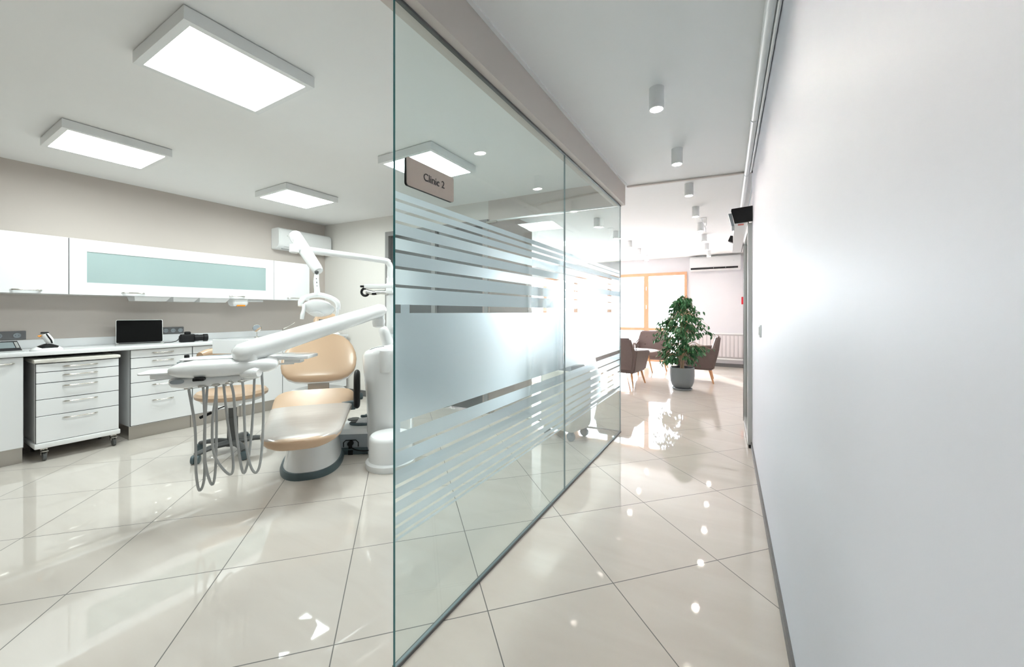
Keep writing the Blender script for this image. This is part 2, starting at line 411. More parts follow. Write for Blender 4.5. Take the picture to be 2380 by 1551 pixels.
# outside: parapet and pale houses
o = mesh_obj('parapet', (lambda b: (box(b, (-9, 10.5, -.4), (2.5, 10.62, .45)), box(b, (-9, 10.47, .52), (2.5, 10.65, .58)), b)[-1])(NB()), M['parapet'])
tag(o, 'low white balcony parapet with a rail outside the wooden window', 'railing')
hs = [(-10.5, 40, 8, 6, 1.0, 3.2), (-20.5, 46, 7, 6, -1.5, 1.2), (-3, 49, 5, 6, -2, 1.6), (-28, 38, 7, 5, -1, 2.2), (-38, 45, 7, 5, -1, .9)]
hl = ['large pale building with grey-blue gable roof outside the window', 'low pale house left of the gabled building outside', 'small pale house right of the gabled building outside',
      'mid-height pale house far left outside the windows', 'lowest pale house at the left end outside the windows']
for (x, y, ww, dd, zb, zt), lb in zip(hs, hl):
    t = thing('house', lb, 'building', (x, y, -12), 0, 'pale houses outside the windows')
    zt2 = zt-1+12
    bm = NB(); box(bm, (-ww/2, -dd/2, 0), (ww/2, dd/2, zt2)); mesh_obj('wall', bm, M['bldg'], t, smooth=False)
    bm = NB(); loft(bm, [[(-ww/2-.3, -dd/2-.3, zt2), (ww/2+.3, -dd/2-.3, zt2), (ww/2+.3, dd/2+.3, zt2), (-ww/2-.3, dd/2+.3, zt2)], [(-ww/2-.3, -.1, zt2+1.2), (ww/2+.3, -.1, zt2+1.2), (ww/2+.3, .1, zt2+1.2), (-ww/2-.3, .1, zt2+1.2)]])
    mesh_obj('roof', bm, M['skin_dist'] if x > -12 else M['bldg2'], t, smooth=False)
    for i in range(3):
        bm = NB(); box(bm, (-ww/2+.8+i*ww/3.2, -dd/2-.04, zt2-1.9), (-ww/2+1.7+i*ww/3.2, -dd/2, zt2-.9)); mesh_obj('house_window', bm, M['skin_dist'], t, smooth=False)

# ------------------------------------------------------------------ glass partition with frosted film
def zf(y): return EYE+(726-y)/687.0
gp = thing('glass_partition', 'tall frameless glass partition with frosted stripe film along the corridor', 'glass wall', (XG, 0, 0))
def pane(parent, name, y0, y1, z0=.012, z1=2.265, t=.010):
    bm = NB(); box(bm, (-t/2, y0, z0), (t/2, y1, z1))
    for f in bm.faces:
        if abs(f.normal.x) < .5: f.material_index = 1 if f.calc_center_median().y < 1 else 2
    return mesh_obj(name, bm, [M['glass'], M['glass_edge'], M['seam']], parent, smooth=False)
pane(gp, 'glass_pane', .915, 2.4055); pane(gp, 'glass_pane', 2.4085, 3.865)
bm = NB(); box(bm, (-.009, .915, 0), (.009, 3.865, .012)); mesh_obj('floor_channel', bm, M['darkgrey'], gp, smooth=False)
bm = NB(); box(bm, (-.008, .915, 2.255), (.008, 3.865, 2.265)); mesh_obj('top_channel', bm, M['darkgrey'], gp, smooth=False)
clear = [(460, 467), (484, 491), (511.6, 518.5), (545, 552.6), (579.5, 587), (618, 625), (661, 668), (708, 728),
         (985, 1009), (1047, 1054), (1087, 1096), (1129, 1137), (1160.5, 1169), (1193.6, 1202), (1223, 1230), (1246, 1253)]
edges = [443.7]+[v for ab in clear for v in ab]+[1260]
bm = NB()
def sheet(bm, y0, y1, z0, z1, x=-.0065):
    vs = [bm.verts.new((x, y, z)) for y, z in ((y0, z0), (y1, z0), (y1, z1), (y0, z1))]; bm.faces.new(vs)
for a, b in zip(edges[0::2], edges[1::2]):
    for y0, y1 in ((.917, 2.405), (2.409, 3.865)): sheet(bm, y0, y1, zf(b), zf(a))
sheet(bm, .95, .992, zf(728), zf(708)); sheet(bm, .917, .948, zf(1009), zf(985))
fm = mesh_obj('frosted_film', bm, M['film'], gp, smooth=False); fm['label'] = 'translucent white stripe film on the clear glass'

bgp = thing('glass_partition', 'clear glass partition across the back of the clinic behind the frosted one', 'glass wall')
bm = NB()
for a, b in ((-2.50, -1.75), (-1.745, -.99)): quadbox(bm, a, b, .01, 2.27, t=.01)
mesh_obj('glass_pane', bm, M['glass'], bgp, smooth=False)
bm = NB(); quadbox(bm, -2.50, -.99, 2.268, 2.285, t=.02, off=-.005); quadbox(bm, -2.50, -.99, 0, .01, t=.014, off=-.002); mesh_obj('glass_channel', bm, M['alu'], bgp, smooth=False)
bm = NB(); quadbox(bm, -2.54, -2.40, 2.25, 2.275, t=.03, off=-.02); mesh_obj('hinge_clamp', bm, M['chrome'], bgp)

# sign
sg = thing('door_sign', 'grey sign reading Clinic 2 with rounded corners on the glass partition', 'sign', (XG+.0065, 1.08, 1.685))
mx = Matrix(((0, 0, 1, 0), (1, 0, 0, 0), (0, 1, 0, 0), (0, 0, 0, 1)))
bm = NB(); prism(bm, rrect(.252, .098, .010), 0, .010, mtx=mx); mesh_obj('backing', bm, M['black'], sg)
bm = NB(); prism(bm, rrect(.2525, .0985, .010), .010, .0125, mtx=mx); mesh_obj('sign_face', bm, M['sign'], sg)
cu = bpy.data.curves.new('sign_text', 'FONT'); cu.body = 'Clinic 2'; cu.size = .038; cu.extrude = .0006; cu.align_x = 'CENTER'; cu.align_y = 'CENTER'; cu.space_character = 1.0
to = bpy.data.objects.new('sign_text', cu); COL.objects.link(to)
dg = bpy.context.evaluated_depsgraph_get(); me = bpy.data.meshes.new_from_object(to.evaluated_get(dg)); me.name = 'lettering'
bpy.data.objects.remove(to); me.transform(mx @ Matrix.Translation((.012, .002, .0131)))
me.materials.clear(); me.materials.append(M['black'])
lo = bpy.data.objects.new('lettering', me); COL.objects.link(lo); lo.parent = sg; lo['label'] = 'black letters Clinic 2'

# ------------------------------------------------------------------ ceiling lights
def make_panel(label, loc):
    t = thing('ceiling_light', label, 'ceiling light', loc, 0, 'square panel lights on the clinic ceiling')
    bm = NB()
    a, b, h = .295, .262, .064
    for x0, x1, y0, y1 in ((-a, a, -a, -b), (-a, a, b, a), (-a, -b, -b, b), (b, a, -b, b)): box(bm, (x0, y0, -h), (x1, y1, -.004))
    box(bm, (-b, -b, -.02), (b, b, -.004))
    mesh_obj('light_frame', bm, M['white_plastic'], t, smooth=False)
    bm = NB(); box(bm, (-b, -b, -h+.004), (b, b, -h+.012)); mesh_obj('diffuser', bm, M['panel'], t, smooth=False)
    for y in (-.15, .15):
        bm = NB(); lathe(bm, [(.005, -.306), (.005, -.3045)], 10, mtx=Matrix.Rotation(PI/2, 4, 'X') @ RZ(0)); mesh_obj('screw', bm, M['gap'], t)
        t.children[-1].location = (y, 0, -.03)
    return t
pl = [(-2.33, 1.012, 'largest looking square panel light, nearest on the clinic ceiling'), (-4.235, 1.018, 'square panel light at the left above the wall cupboards'),
      (-4.225, 2.515, 'smallest looking panel light in front of the wall air conditioner'), (-2.31, 2.535, 'square panel light partly behind the door sign and glass')]
p0 = make_panel(pl[0][2], (pl[0][0], pl[0][1], ZC))
for x, y, lb in pl[1:]: dup(p0, (x, y, ZC), 0, lb)

def make_can(label, loc):
    t = thing('downlight', label, 'ceiling light', loc, 0, 'white cylinder downlights on the corridor ceiling')
    bm = NB(); R = .041
    lathe(bm, [(R, 0), (R, -.118), (R-.002, -.12), (R-.007, -.12), (R-.008, -.113), (.001, -.113)], 32); mesh_obj('housing', bm, M['white_plastic'], t)
    bm = NB(); lathe(bm, [(R-.009, -.112), (R-.009, -.1145), (.0005, -.1145)], 28); mesh_obj('lens', bm, M['can'], t)
    return t
cans = [(-.38, 2.29), (-.383, 3.22), (-.385, 4.15), (-.40, 5.10), (-.41, 6.04), (-.42, 6.97), (-.44, 7.93), (-.45, 8.87),
        (-1.60, 6.94), (-1.64, 7.88), (-1.69, 8.9), (-1.60, 5.05), (-1.60, 6.0), (-.38, 1.36), (-.38, .43)]  # last two are out of view, added to light the near corridor
ordn = ['first', 'second', 'third', 'fourth', 'fifth', 'sixth', 'seventh', 'eighth']
cl = ['white cylinder downlight, %s from the camera in the corridor row' % w_ for w_ in ordn] + \
     ['white cylinder downlight of the left waiting area row, nearest seen beside the glass', 'white cylinder downlight of the left waiting area row, middle of three', 'white cylinder downlight of the left row, nearest the wooden window',
      'white cylinder downlight seen through the upper clear glass', 'white cylinder downlight cut by the far edge of the glass',
      'added out-of-view downlight lighting the near corridor, overhead', 'added out-of-view downlight beside the camera overhead']
c0 = make_can(cl[0], (cans[0][0], cans[0][1], ZH))
for (x, y), lb in list(zip(cans, cl))[1:]: dup(c0, (x, y, ZH), 0, lb)

cbk = thing('ceiling_bracket', 'white folded metal bracket hanging from the ceiling among the corridor downlights', 'bracket', (-.365, 5.75, ZH))
bm = NB(); box(bm, (-.03, -.03, -.006), (.05, .05, 0), .002); mesh_obj('bracket_plate', bm, M['white_plastic'], cbk)
bm = NB(); tube(bm, [(-.01, 0, -.005), (.0, .0, -.07), (.035, .0, -.14), (.04, 0, -.20)], .010, 8, flat=.4); tube(bm, [(.045, 0, -.005), (.045, 0, -.10), (.02, 0, -.13)], .010, 8, flat=.4); mesh_obj('bracket_arm', bm, M['white_plastic'], cbk)

# ------------------------------------------------------------------ corridor right side
pp = thing('ceiling_pipe', 'white pipe along the corridor ceiling above the right wall', 'pipe', (0, 0, 0))
def pipepts(x_, z, y0=-2.9, y1=5.6): return [(x_+xr(y)-xr(1.8)+0*y, y, z) for y in (y0, 4.0, y1)]
bm = NB(); tube(bm, pipepts(.128, 2.435), .020, 16); mesh_obj('pipe_run', bm, M['white_plastic'], pp)
for y in (1.0, 2.9, 4.02):
    bm = NB(); tube(bm, [(.128+xr(y)-xr(1.8), y-.006, 2.435), (.128+xr(y)-xr(1.8), y+.006, 2.435)], .0225, 16); mesh_obj('pipe_clip', bm, M['white_plastic'], pp)
cd = thing('cable_conduit', 'thin white cable conduit beside the ceiling pipe', 'pipe', (0, 0, 0))
bm = NB(); tube(bm, [(.158+xr(y)-xr(1.8), y, 2.43) for y in (-2.9, 3.95)], .008, 10); tube(bm, [(.150+xr(y)-xr(1.8), y, 2.448) for y in (-2.9, 5.6)], .006, 10); mesh_obj('conduit_run', bm, M['white_plastic'], cd)
bm = NB(); tube(bm, [(.15, 3.95, 2.425), (.152, 4.4, 2.40), (.14, 5.5, 2.41)], .004, 8); mesh_obj('cable', bm, M['grey_plastic'], cd)
bm = NB(); box(bm, (.132, 3.93, 2.415), (.150, 3.955, 2.435), .004); mesh_obj('junction', bm, M['black'], cd)

sw = thing('light_switch', 'white wall switch on the right corridor wall', 'switch', (xr(2.98), 2.98, 1.078))
m_sw = Matrix.Rotation(-PI/2, 4, 'Y')
bm = NB(); prism(bm, rrect(.082, .082, .008), 0, .009, .003, mtx=m_sw); mesh_obj('switch_plate', bm, M['white_enamel'], sw)
bm = NB(); box(bm, (-.016, -.026, -.026), (-.008, -.001, .026), .003); box(bm, (-.016, .001, -.026), (-.008, .026, .026), .003); mesh_obj('rocker', bm, M['white_plastic'], sw)

# sliding glass door with its operator
y0, y1 = 3.985, 4.84
sd = thing('sliding_glass_door', 'aluminium framed sliding glass door at the end of the right wall', 'door', (.128, y0, 0), math.radians(1.1))
L_ = y1-y0
bm = NB(); box(bm, (-.022, 0, .02), (.022, .05, 1.99)); box(bm, (-.022, L_-.05, .02), (.022, L_, 1.99)); box(bm, (-.022, .05, .02), (.022, L_-.05, .09)); box(bm, (-.022, .05, 1.92), (.022, L_-.05, 1.99))
mesh_obj('door_frame', bm, M['alu'], sd, smooth=False)
bm = NB(); box(bm, (-.004, .05, .09), (.004, L_-.05, 1.92)); mesh_obj('door_glass', bm, M['glass'], sd, smooth=False)
bm = NB(); box(bm, (.022, -.004, .03), (.036, .02, 1.99)); box(bm, (-.026, L_-.012, .03), (-.020, L_+.004, 1.95)); mesh_obj('rubber_seal', bm, M['black'], sd, smooth=False)
bm = NB(); box(bm, (-.016, -.008, 0), (.012, .04, .028), .003); mesh_obj('floor_guide', bm, M['black'], sd)
op = thing('door_operator', 'long white door operator housing with black end cap above the sliding door', 'door operator', (0, 3.93, 1.985))
def P3(x, y, z): return (x-.0138*y, y, z)
def skbox(bm, x0, x1, ya, yb_, z0, z1):
    return loft(bm, [[P3(x0, ya, z0), P3(x1, ya, z0), P3(x1, ya, z1), P3(x0, ya, z1)], [P3(x0, yb_, z0), P3(x1, yb_, z0), P3(x1, yb_, z1), P3(x0, yb_, z1)]])
bm = NB(); skbox(bm, .005, .105, .01, 1.9, 0, .125); mesh_obj('housing', bm, M['white_plastic'], op, smooth=False)
bm = NB(); skbox(bm, .106, .112, .01, 1.9, .0, .12); mesh_obj('track_gap', bm, M['black'], op, smooth=False)
bm = NB(); loft(bm, [[(.005, -.012, 0), (.155, -.012, .008), (.157, -.012, .14), (-.02, -.012, .13), (-.022, -.012, .11)], [(.005, .01, 0), (.155, .01, .008), (.157, .01, .14), (-.02, .01, .13), (-.022, .01, .11)]]); mesh_obj('end_cap', bm, M['black'], op, smooth=False)
bm = NB(); loft(bm, [[(-.045, .03, .10), (-.018, .03, .10), (.003, .03, -.015), (-.018, .03, -.015)], [(-.045, .25, .10), (-.018, .25, .10), (.003, .25, -.015), (-.018, .25, -.015)]]); mesh_obj('motion_sensor', bm, M['grey_plastic'], op)
bm = NB(); box(bm, (.03, .04, -.0015), (.075, .10, 0)); mesh_obj('warning_sticker', bm, M['label_red'], op)
bm = NB(); loft(bm, [[(-.06, 1.05, .02), (-.01, 1.05, .0), (-.01, 1.05, .075), (-.035, 1.05, .08)], [(-.05, 1.13, .02), (-.01, 1.13, .0), (-.01, 1.13, .075), (-.03, 1.13, .08)]]); mesh_obj('presence_sensor', bm, M['black'], op)

# ------------------------------------------------------------------ clinic cabinets along the left wall
XF = -4.86
def handle(bm, y, z, L=.17, x=0.):
    """tapered bow handle, pointed ends, standing off in +x"""
    pts = [(x+.001, y-L/2, z), (x+.012, y-L/2+.012, z), (x+.024, y-L/2+.035, z), (x+.028, y, z), (x+.024, y+L/2-.035, z), (x+.012, y+L/2-.012, z), (x+.001, y+L/2, z)]
    tube(bm, pts, [.0015, .0065, .006, .005, .006, .0065, .0015], 8, sub=3)
GAPW = .0028
def front(bm, y0, y1, z0, z1, t=.018): box(bm, (0, y0+.0045, z0+GAPW), (t, y1-.0045, z1-GAPW), .001, 1)
def base_unit(y0, y1, label, drawers=None, hand_y=None, hz=.80):
    t = thing('base_cabinet', label, 'cabinet', (XF-.018, y0, 0), 0, 'white base cabinets under the worktop')
    W = y1-y0; D = .50
    bm = NB(); box(bm, (-D, 0, .128), (-.001, W, .848)); mesh_obj('carcass', bm, [M['gloss_white']], t, smooth=False)
    bm = NB(); box(bm, (-.002, .001, .131), (.0035, W-.001, .846)); mesh_obj('edge_gap', bm, M['gap'], t, smooth=False)
    bm = NB(); box(bm, (-D+.03, 0.002, 0), (-.03, W-.002, .128)); mesh_obj('plinth', bm, M['kick'], t, smooth=False)
    if drawers:
        for a, b in zip(drawers, drawers[1:]):
            bm = NB(); front(bm, 0, W, b, a); d = mesh_obj('drawer', bm, M['gloss_white'], t, smooth=False)
            bm = NB(); handle(bm, W/2, a-.034 if a-b < .2 else a-.055, .17, .018); mesh_obj('handle', bm, M['chrome'], d)
    else:
        bm = NB(); front(bm, 0, W, .13, .846); d = mesh_obj('cabinet_door', bm, M['gloss_white'], t, smooth=False)
        if hand_y is not None:
            bm = NB(); handle(bm, hand_y, hz, .17, .018); mesh_obj('handle', bm, M['chrome'], d)
    return t
DR = [.846, .768, .672, .536, .407, .135]
base_unit(.235, .695, 'white base cabinet with door at the left edge beside the trolley', None, .33, .80)
base_unit(1.312, 1.786, 'white five drawer base cabinet right of the rolling trolley', DR)
base_unit(1.786, 2.25, 'white drawer base cabinet behind the stool and instrument tray', DR)
base_unit(2.25, 2.704, 'white base cabinet with plain door left of the chair backrest', None)
base_unit(2.704, 3.17, 'white base cabinet with plain door behind the dental chair', None)
base_unit(3.17, 3.615, 'white base cabinet in the far corner of the clinic', None)

wt = thing('worktop', 'long white worktop with upstand running along the left wall', 'worktop', (XL, 0, .85))
bm = NB(); box(bm, (.0, .2, 0), (.57, 3.62, .032), .003, 2); mesh_obj('counter_slab', bm, M['top_white'], wt)
bm = NB(); box(bm, (.0, .2, .032), (.015, 3.62, .107), .003, 2); mesh_obj('upstand', bm, M['top_white'], wt)
WT = .882

# rolling drawer trolley
tr = thing('drawer_trolley', 'white five drawer trolley on castors in the gap under the worktop', 'trolley', (-4.82, .742, 0))
TW = .482
bm = NB(); box(bm, (-.46, 0, .15), (-.002, TW, .79), .004, 1); mesh_obj('carcass', bm, M['gloss_white'], tr)
bm = NB(); box(bm, (-.003, .002, .15), (.0035, TW-.002, .785)); mesh_obj('edge_gap', bm, M['gap'], tr, smooth=False)
for a, b in zip([.785, .716, .627, .497, .363, .150], [.716, .627, .497, .363, .150]):
    bm = NB(); front(bm, 0, TW, b, a); d = mesh_obj('drawer', bm, M['gloss_white'], tr, smooth=False)
    bm = NB(); handle(bm, TW/2+.005, a-.032 if a < .78 else a-.03, .205, .018); mesh_obj('handle', bm, M['chrome'], d)
bm = NB()
pts = [(-.47, -.006), (.018, -.006)]+[(.026+.012*math.sin(PI*i/12), -.006+(TW+.012)*i/12) for i in range(13)]+[(-.47, TW+.006)]
prism(bm, pts, .792, .818, .008, 3); mesh_obj('trolley_top', bm, M['machine'], tr)
bm = NB(); box(bm, (-.47, -.006, .105), (.026, TW+.006, .148), .008, 2); mesh_obj('bumper_base', bm, M['white_plastic'], tr)
for cx_, cy_ in ((-.03, .05), (-.03, TW-.03), (-.42, .05), (-.42, TW-.03)):
    bm = NB(); lathe(bm, [(.024, -.011), (.033, -.009), (.033, .009), (.024, .011)], 20, mtx=Matrix.Translation((cx_+.02, cy_, .034)) @ Matrix.Rotation(PI/2, 4, 'X')); c_ = mesh_obj('castor', bm, M['darkgrey'], tr)
    bm = NB(); box(bm, (cx_-.02, cy_-.017, .045), (cx_+.02, cy_-.013, .09), .002); box(bm, (cx_-.02, cy_+.013, .045), (cx_+.02, cy_+.017, .09), .002); box(bm, (cx_-.025, cy_-.02, .088), (cx_+.02, cy_+.02, .104), .003); box(bm, (cx_+.02, cy_-.018, .078), (cx_+.06, cy_+.018, .083), .002)
    mesh_obj('castor_fork', bm, M['chrome'], c_)

# wall cabinets
XU = -5.05
def wall_unit(y0, y1, label, handles, glass=None):
    t = thing('wall_cabinet', label, 'cabinet', (XU-.018, y0, 1.358), 0, 'white wall cabinets above the worktop')
    W = y1-y0; Hh = .497
    bm = NB(); box(bm, (XL-XU+.018, .001, 0), (-.001, W-.001, Hh)); mesh_obj('carcass', bm, M['gloss_white'], t, smooth=False)
    bm = NB(); box(bm, (-.002, .0, .001), (.002, W, Hh-.001)); mesh_obj('edge_gap', bm, M['gap'], t, smooth=False)
    bm = NB()
    if glass:
        g0, g1, gz0, gz1 = glass
        for a, b, c_, d_ in ((GAPW, g0, 0, Hh), (g1, W-GAPW, 0, Hh), (g0, g1, 0, gz0), (g0, g1, gz1, Hh)): box(bm, (0, a, c_), (.018, b, d_))
        d = mesh_obj('lift_up_door', bm, M['gloss_white'], t, smooth=False)
        bm = NB(); box(bm, (.006, g0, gz0), (.013, g1, gz1)); mesh_obj('glass_panel', bm, M['cabglass'], d, smooth=False)
    else:
        box(bm, (0, GAPW, 0), (.018, W-GAPW, Hh), .001, 1); d = mesh_obj('cabinet_door', bm, M['gloss_white'], t, smooth=False)
    for hy in handles:
        bm = NB(); handle(bm, hy-y0, .028, .17, .018); mesh_obj('handle', bm, M['chrome'], d)
    return t
wall_unit(.495, .968, 'white wall cabinet at the left edge of the picture', [.735])
wall_unit(.968, 2.70, 'long white wall cabinet with frosted green glass panel', [1.385, 2.285], (.108, 1.636, .110, .389))
wall_unit(2.70, 3.175, 'white wall cabinet nearest the air conditioner', [2.95])

# lights and dispenser under the wall cabinets
for k, (a, b, lb) in enumerate(((1.40, 1.68, 'wedge shaped white light under the wall cabinet, leftmost of three'), (1.70, 1.92, 'wedge shaped white light under the wall cabinet, middle of three'), (1.93, 2.22, 'wedge shaped white light under the wall cabinet, rightmost of three'))):
    t = thing('under_cabinet_light', lb, 'light', (-5.17, (a+b)/2, 1.357), 0, 'lights under the wall cabinets')
    h = (b-a)/2
    bm = NB(); loft(bm, [[(-.11, -h, 0), (.10, -h, 0), (.10, h, 0), (-.11, h, 0)], [(-.10, -h+.01, -.045), (.07, -h+.01, -.045), (.07, h-.03, -.045), (-.10, h-.03, -.045)]]); mesh_obj('housing', bm, M['white_plastic'], t, smooth=False)
    bm = NB(); lathe(bm, [(.05, -.0455), (.05, -.048), (.001, -.048)], 24); mesh_obj('lens', bm, M['diffuser_off'], t)
t = thing('sensor_dispenser', 'white dispenser with orange strip hanging under the wall cabinet', 'dispenser', (-5.15, 2.34, 1.357))
bm = NB(); loft(bm, [[(p[0]*s_, p[1]*s_, z) for p in rrect(.16, .17, .03)] for z, s_ in ((0, 1), (-.04, 1), (-.07, .9), (-.085, .72))]); mesh_obj('dispenser_body', bm, M['white_plastic'], t)
bm = NB(); box(bm, (.035, -.045, -.088), (.075, .045, -.07), .003); mesh_obj('orange_strip', bm, M['orange'], t)
bm = NB(); box(bm, (-.03, .07, -.03), (.05, .26, -.006), .005); mesh_obj('side_bracket', bm, M['white_plastic'], t)

# clinic air conditioner
def make_ac(name, label, loc, rz, W, Hh, D, slot):
    t = thing(name, label, 'air conditioner', loc, rz)
    prof = [(0, Hh), (D*.75, Hh), (D*.93, Hh*.93), (D, Hh*.80), (D, Hh*.28), (D*.93, Hh*.12), (D*.62, 0), (0, 0)]
    bm = NB(); loft(bm, [[(-x, y, z) for x, z in prof] for y in (0, W)])
    es = [e for e in bm.edges if len(e.link_faces) == 2 and (abs(e.verts[0].co.y-e.verts[1].co.y) < 1e-6)]
    bmesh.ops.bevel(bm, geom=es, offset=.008, segments=2, affect='EDGES'); mesh_obj('casing', bm, M['white_plastic'], t, ang=50)
    bm = NB()
    if slot:
        box(bm, (-D-.002, .05, Hh*.09), (-D+.03, W-.02, Hh*.21)); mesh_obj('air_slot', bm, M['black'], t, smooth=False)
        bm = NB()
        for k in (1, 2): box(bm, (-D-.004, .05+k*(W-.07)/4, Hh*.125), (-D+.004, .055+k*(W-.07)/4, Hh*.20))
        mesh_obj('slot_divider', bm, M['white_plastic'], t)
    else:
        v = [(-D*.66, .07, .002), (-D*.95, .07, Hh*.13), (-D*.95, W-.07, Hh*.13), (-D*.66, W-.07, .002)]
        loft(bm, [[Vector(p)+Vector((-.003, 0, -.002)) for p in v], [Vector(p)+Vector((0, 0, .003)) for p in v]]); mesh_obj('louver', bm, M['white_plastic'], t)
        bm = NB(); box(bm, (-D*.66-.006, .065, -.002), (-D*.64, W-.065, .004)); mesh_obj('louver_gap', bm, M['gap'], t)
    bm = NB(); lathe(bm, [(.006, 0), (.006, .003)], 12, mtx=Matrix.Translation((-D, W*.86 if not slot else W*.13, Hh*.62)) @ Matrix.Rotation(-PI/2, 4, 'Y')); mesh_obj('indicator', bm, M['alu'], t)
    return t
make_ac('air_conditioner', 'white wall air conditioner above the cabinets in the clinic corner', (XL, 3.612, 2.055), PI, .762, .275, .20, False)
make_ac('air_conditioner', 'white wall air conditioner on the far wall beside the window', (-.861, 9.65, 2.12), PI/2, 0.985, .31, .20, True)
for o in COL.objects:
    if o.get('label', '').startswith('white wall air conditioner on the far'):
        o.rotation_euler = (0, 0, PI/2); o.location = (.125, 9.65, 2.12)

# ------------------------------------------------------------------ things on the worktop
def place(p, z=None): return (p[0], p[1], WT if z is None else z)
lp = thing('laptop', 'open silver laptop with black screen on the worktop', 'laptop', (-5.178, 1.47, WT), math.radians(-15))
# local: y along hinge, +x toward the user
bm = NB(); prism(bm, rrect(.235, .34, .012, cx=.1175), 0, .014, .004); mesh_obj('keyboard_base', bm, M['alu'], lp)
bm = NB(); prism(bm, rrect(.10, .30, .006, cx=.08), .0145, .0158); mesh_obj('keyboard', bm, M['black'], lp)
lm = Matrix.Translation((0, 0, .012)) @ Matrix.Rotation(math.radians(-102), 4, 'Y')
bm = NB(); prism(bm, rrect(.232, .34, .012, cx=.116), -.006, 0, mtx=lm @ Matrix.Scale(1, 4)); lid = mesh_obj('lid', bm, M['alu'], lp)
bm = NB(); prism(bm, rrect(.226, .334, .010, cx=.116), -.0078, -.006, mtx=lm)
sc_ = mesh_obj('screen', bm, M['screen'], lp)

cm = thing('camera_body_kit', 'black reflex camera with long lens lying on the worktop', 'camera', (-5.03, 1.81, WT), math.radians(-8))
cm.name = 'camera_with_lens'
bm = NB(); box(bm, (-.035, -.065, 0), (.03, .055, .085), .012, 3); box(bm, (-.03, -.03, .08), (.025, .02, .112), .01, 2); box(bm, (-.04, -.072, .0), (.035, -.045, .07), .012, 2); mesh_obj('camera_body', bm, M['black'], cm)
bm = NB(); lathe(bm, [(.036, 0), (.036, .035), (.033, .04), (.033, .075), (.039, .08), (.039, .115), (.034, .117), (.033, .113), (.001, .111)], 28, mtx=Matrix.Translation((.0, .05, .042)) @ Matrix.Rotation(-PI/2, 4, 'X')); mesh_obj('lens', bm, M['black'], cm)
bm = NB(); tube(bm, [(.0, -.06, .06), (.03, -.10, .02), (.0, -.13, .008), (.02, -.18, .006), (.0, -.21, .006)], .005, 8, sub=5, flat=.5); mesh_obj('strap', bm, M['black'], cm)

def outlet(label, y0, y1, n):
    t = thing('power_outlet', label, 'power outlet', (XL, (y0+y1)/2, .998))
    W = y1-y0; m_ = Matrix(((0, 0, 1, 0), (1, 0, 0, 0), (0, 1, 0, 0), (0, 0, 0, 1)))
    bm = NB(); prism(bm, rrect(W, .075, .004), 0, .009, .002, 1, mtx=m_); mesh_obj('outlet_plate', bm, M['outlet'], t)
    for k in range(n):
        yy = -W/2+(k+.5)*W/n
        bm = NB(); lathe(bm, [(.022, .009), (.021, .012), (.018, .012), (.017, .0095), (.001, .0095)], 24, mtx=Matrix.Translation((0, yy, 0)) @ m_); s_ = mesh_obj('socket', bm, M['grey_plastic'], t)
        bm = NB()
        for q in (-.009, .009): lathe(bm, [(.0025, .0095), (.0025, .0105)], 8, mtx=Matrix.Translation((0, yy+q, 0)) @ m_)
        mesh_obj('socket_hole', bm, M['black'], s_)
outlet('grey double power outlet at the left behind the small black device', .585, .782, 2)
outlet('grey triple power outlet between laptop and camera', 1.71, 1.90, 3)

# handheld scanner in its dock
dk = thing('charging_dock', 'white and black charging dock on the worktop', 'charging dock', (-4.97, .83, WT), math.radians(10))
bm = NB(); loft(bm, [[(p[0], p[1], z) for p in superell(a, b, 2.6, 36)] for a, b, z in ((.058, .092, 0), (.060, .094, .006), (.052, .082, .022), (.040, .062, .034), (.028, .040, .042))]); mesh_obj('dock_base', bm, M['white_enamel'], dk)
bm = NB(); loft(bm, [[(p[0]+.012, p[1], z+abs(p[1])*-.22) for p in superell(a, b, 2.2, 30)] for a, b, z in ((.046, .068, .030), (.042, .060, .048), (.026, .03, .056))]); mesh_obj('dock_saddle', bm, M['black'], dk)
hh = thing('handheld_curing_lamp', 'small white and black handheld device standing in its dock', 'handheld device', (-4.96, .83, WT+.0555), math.radians(10))
bm = NB(); tube(bm, [(0, .018, 0), (.0, .010, .03), (0, -.006, .062), (0, -.014, .084)], [.021, .027, .026, .021], 18, sub=4); mesh_obj('device_body', bm, M['white_enamel'], hh)
bm = NB(); tube(bm, [(.018, .020, .004), (.024, .012, .03), (.023, -.004, .062), (.017, -.012, .082)], .006, 10, sub=4); lathe(bm, [(.018, .086), (.021, .092), (.016, .098), (.001, .099)], 18, center=(.0, -.014, 0), sx=.9, sy=1.2); mesh_obj('control_strip', bm, M['black'], hh)
bm = NB(); tube(bm, [(0, -.028, .072), (0, -.043, .066), (0, -.048, .060)], [.003, .009, .011], 10); mesh_obj('orange_tip', bm, M['orange'], hh)

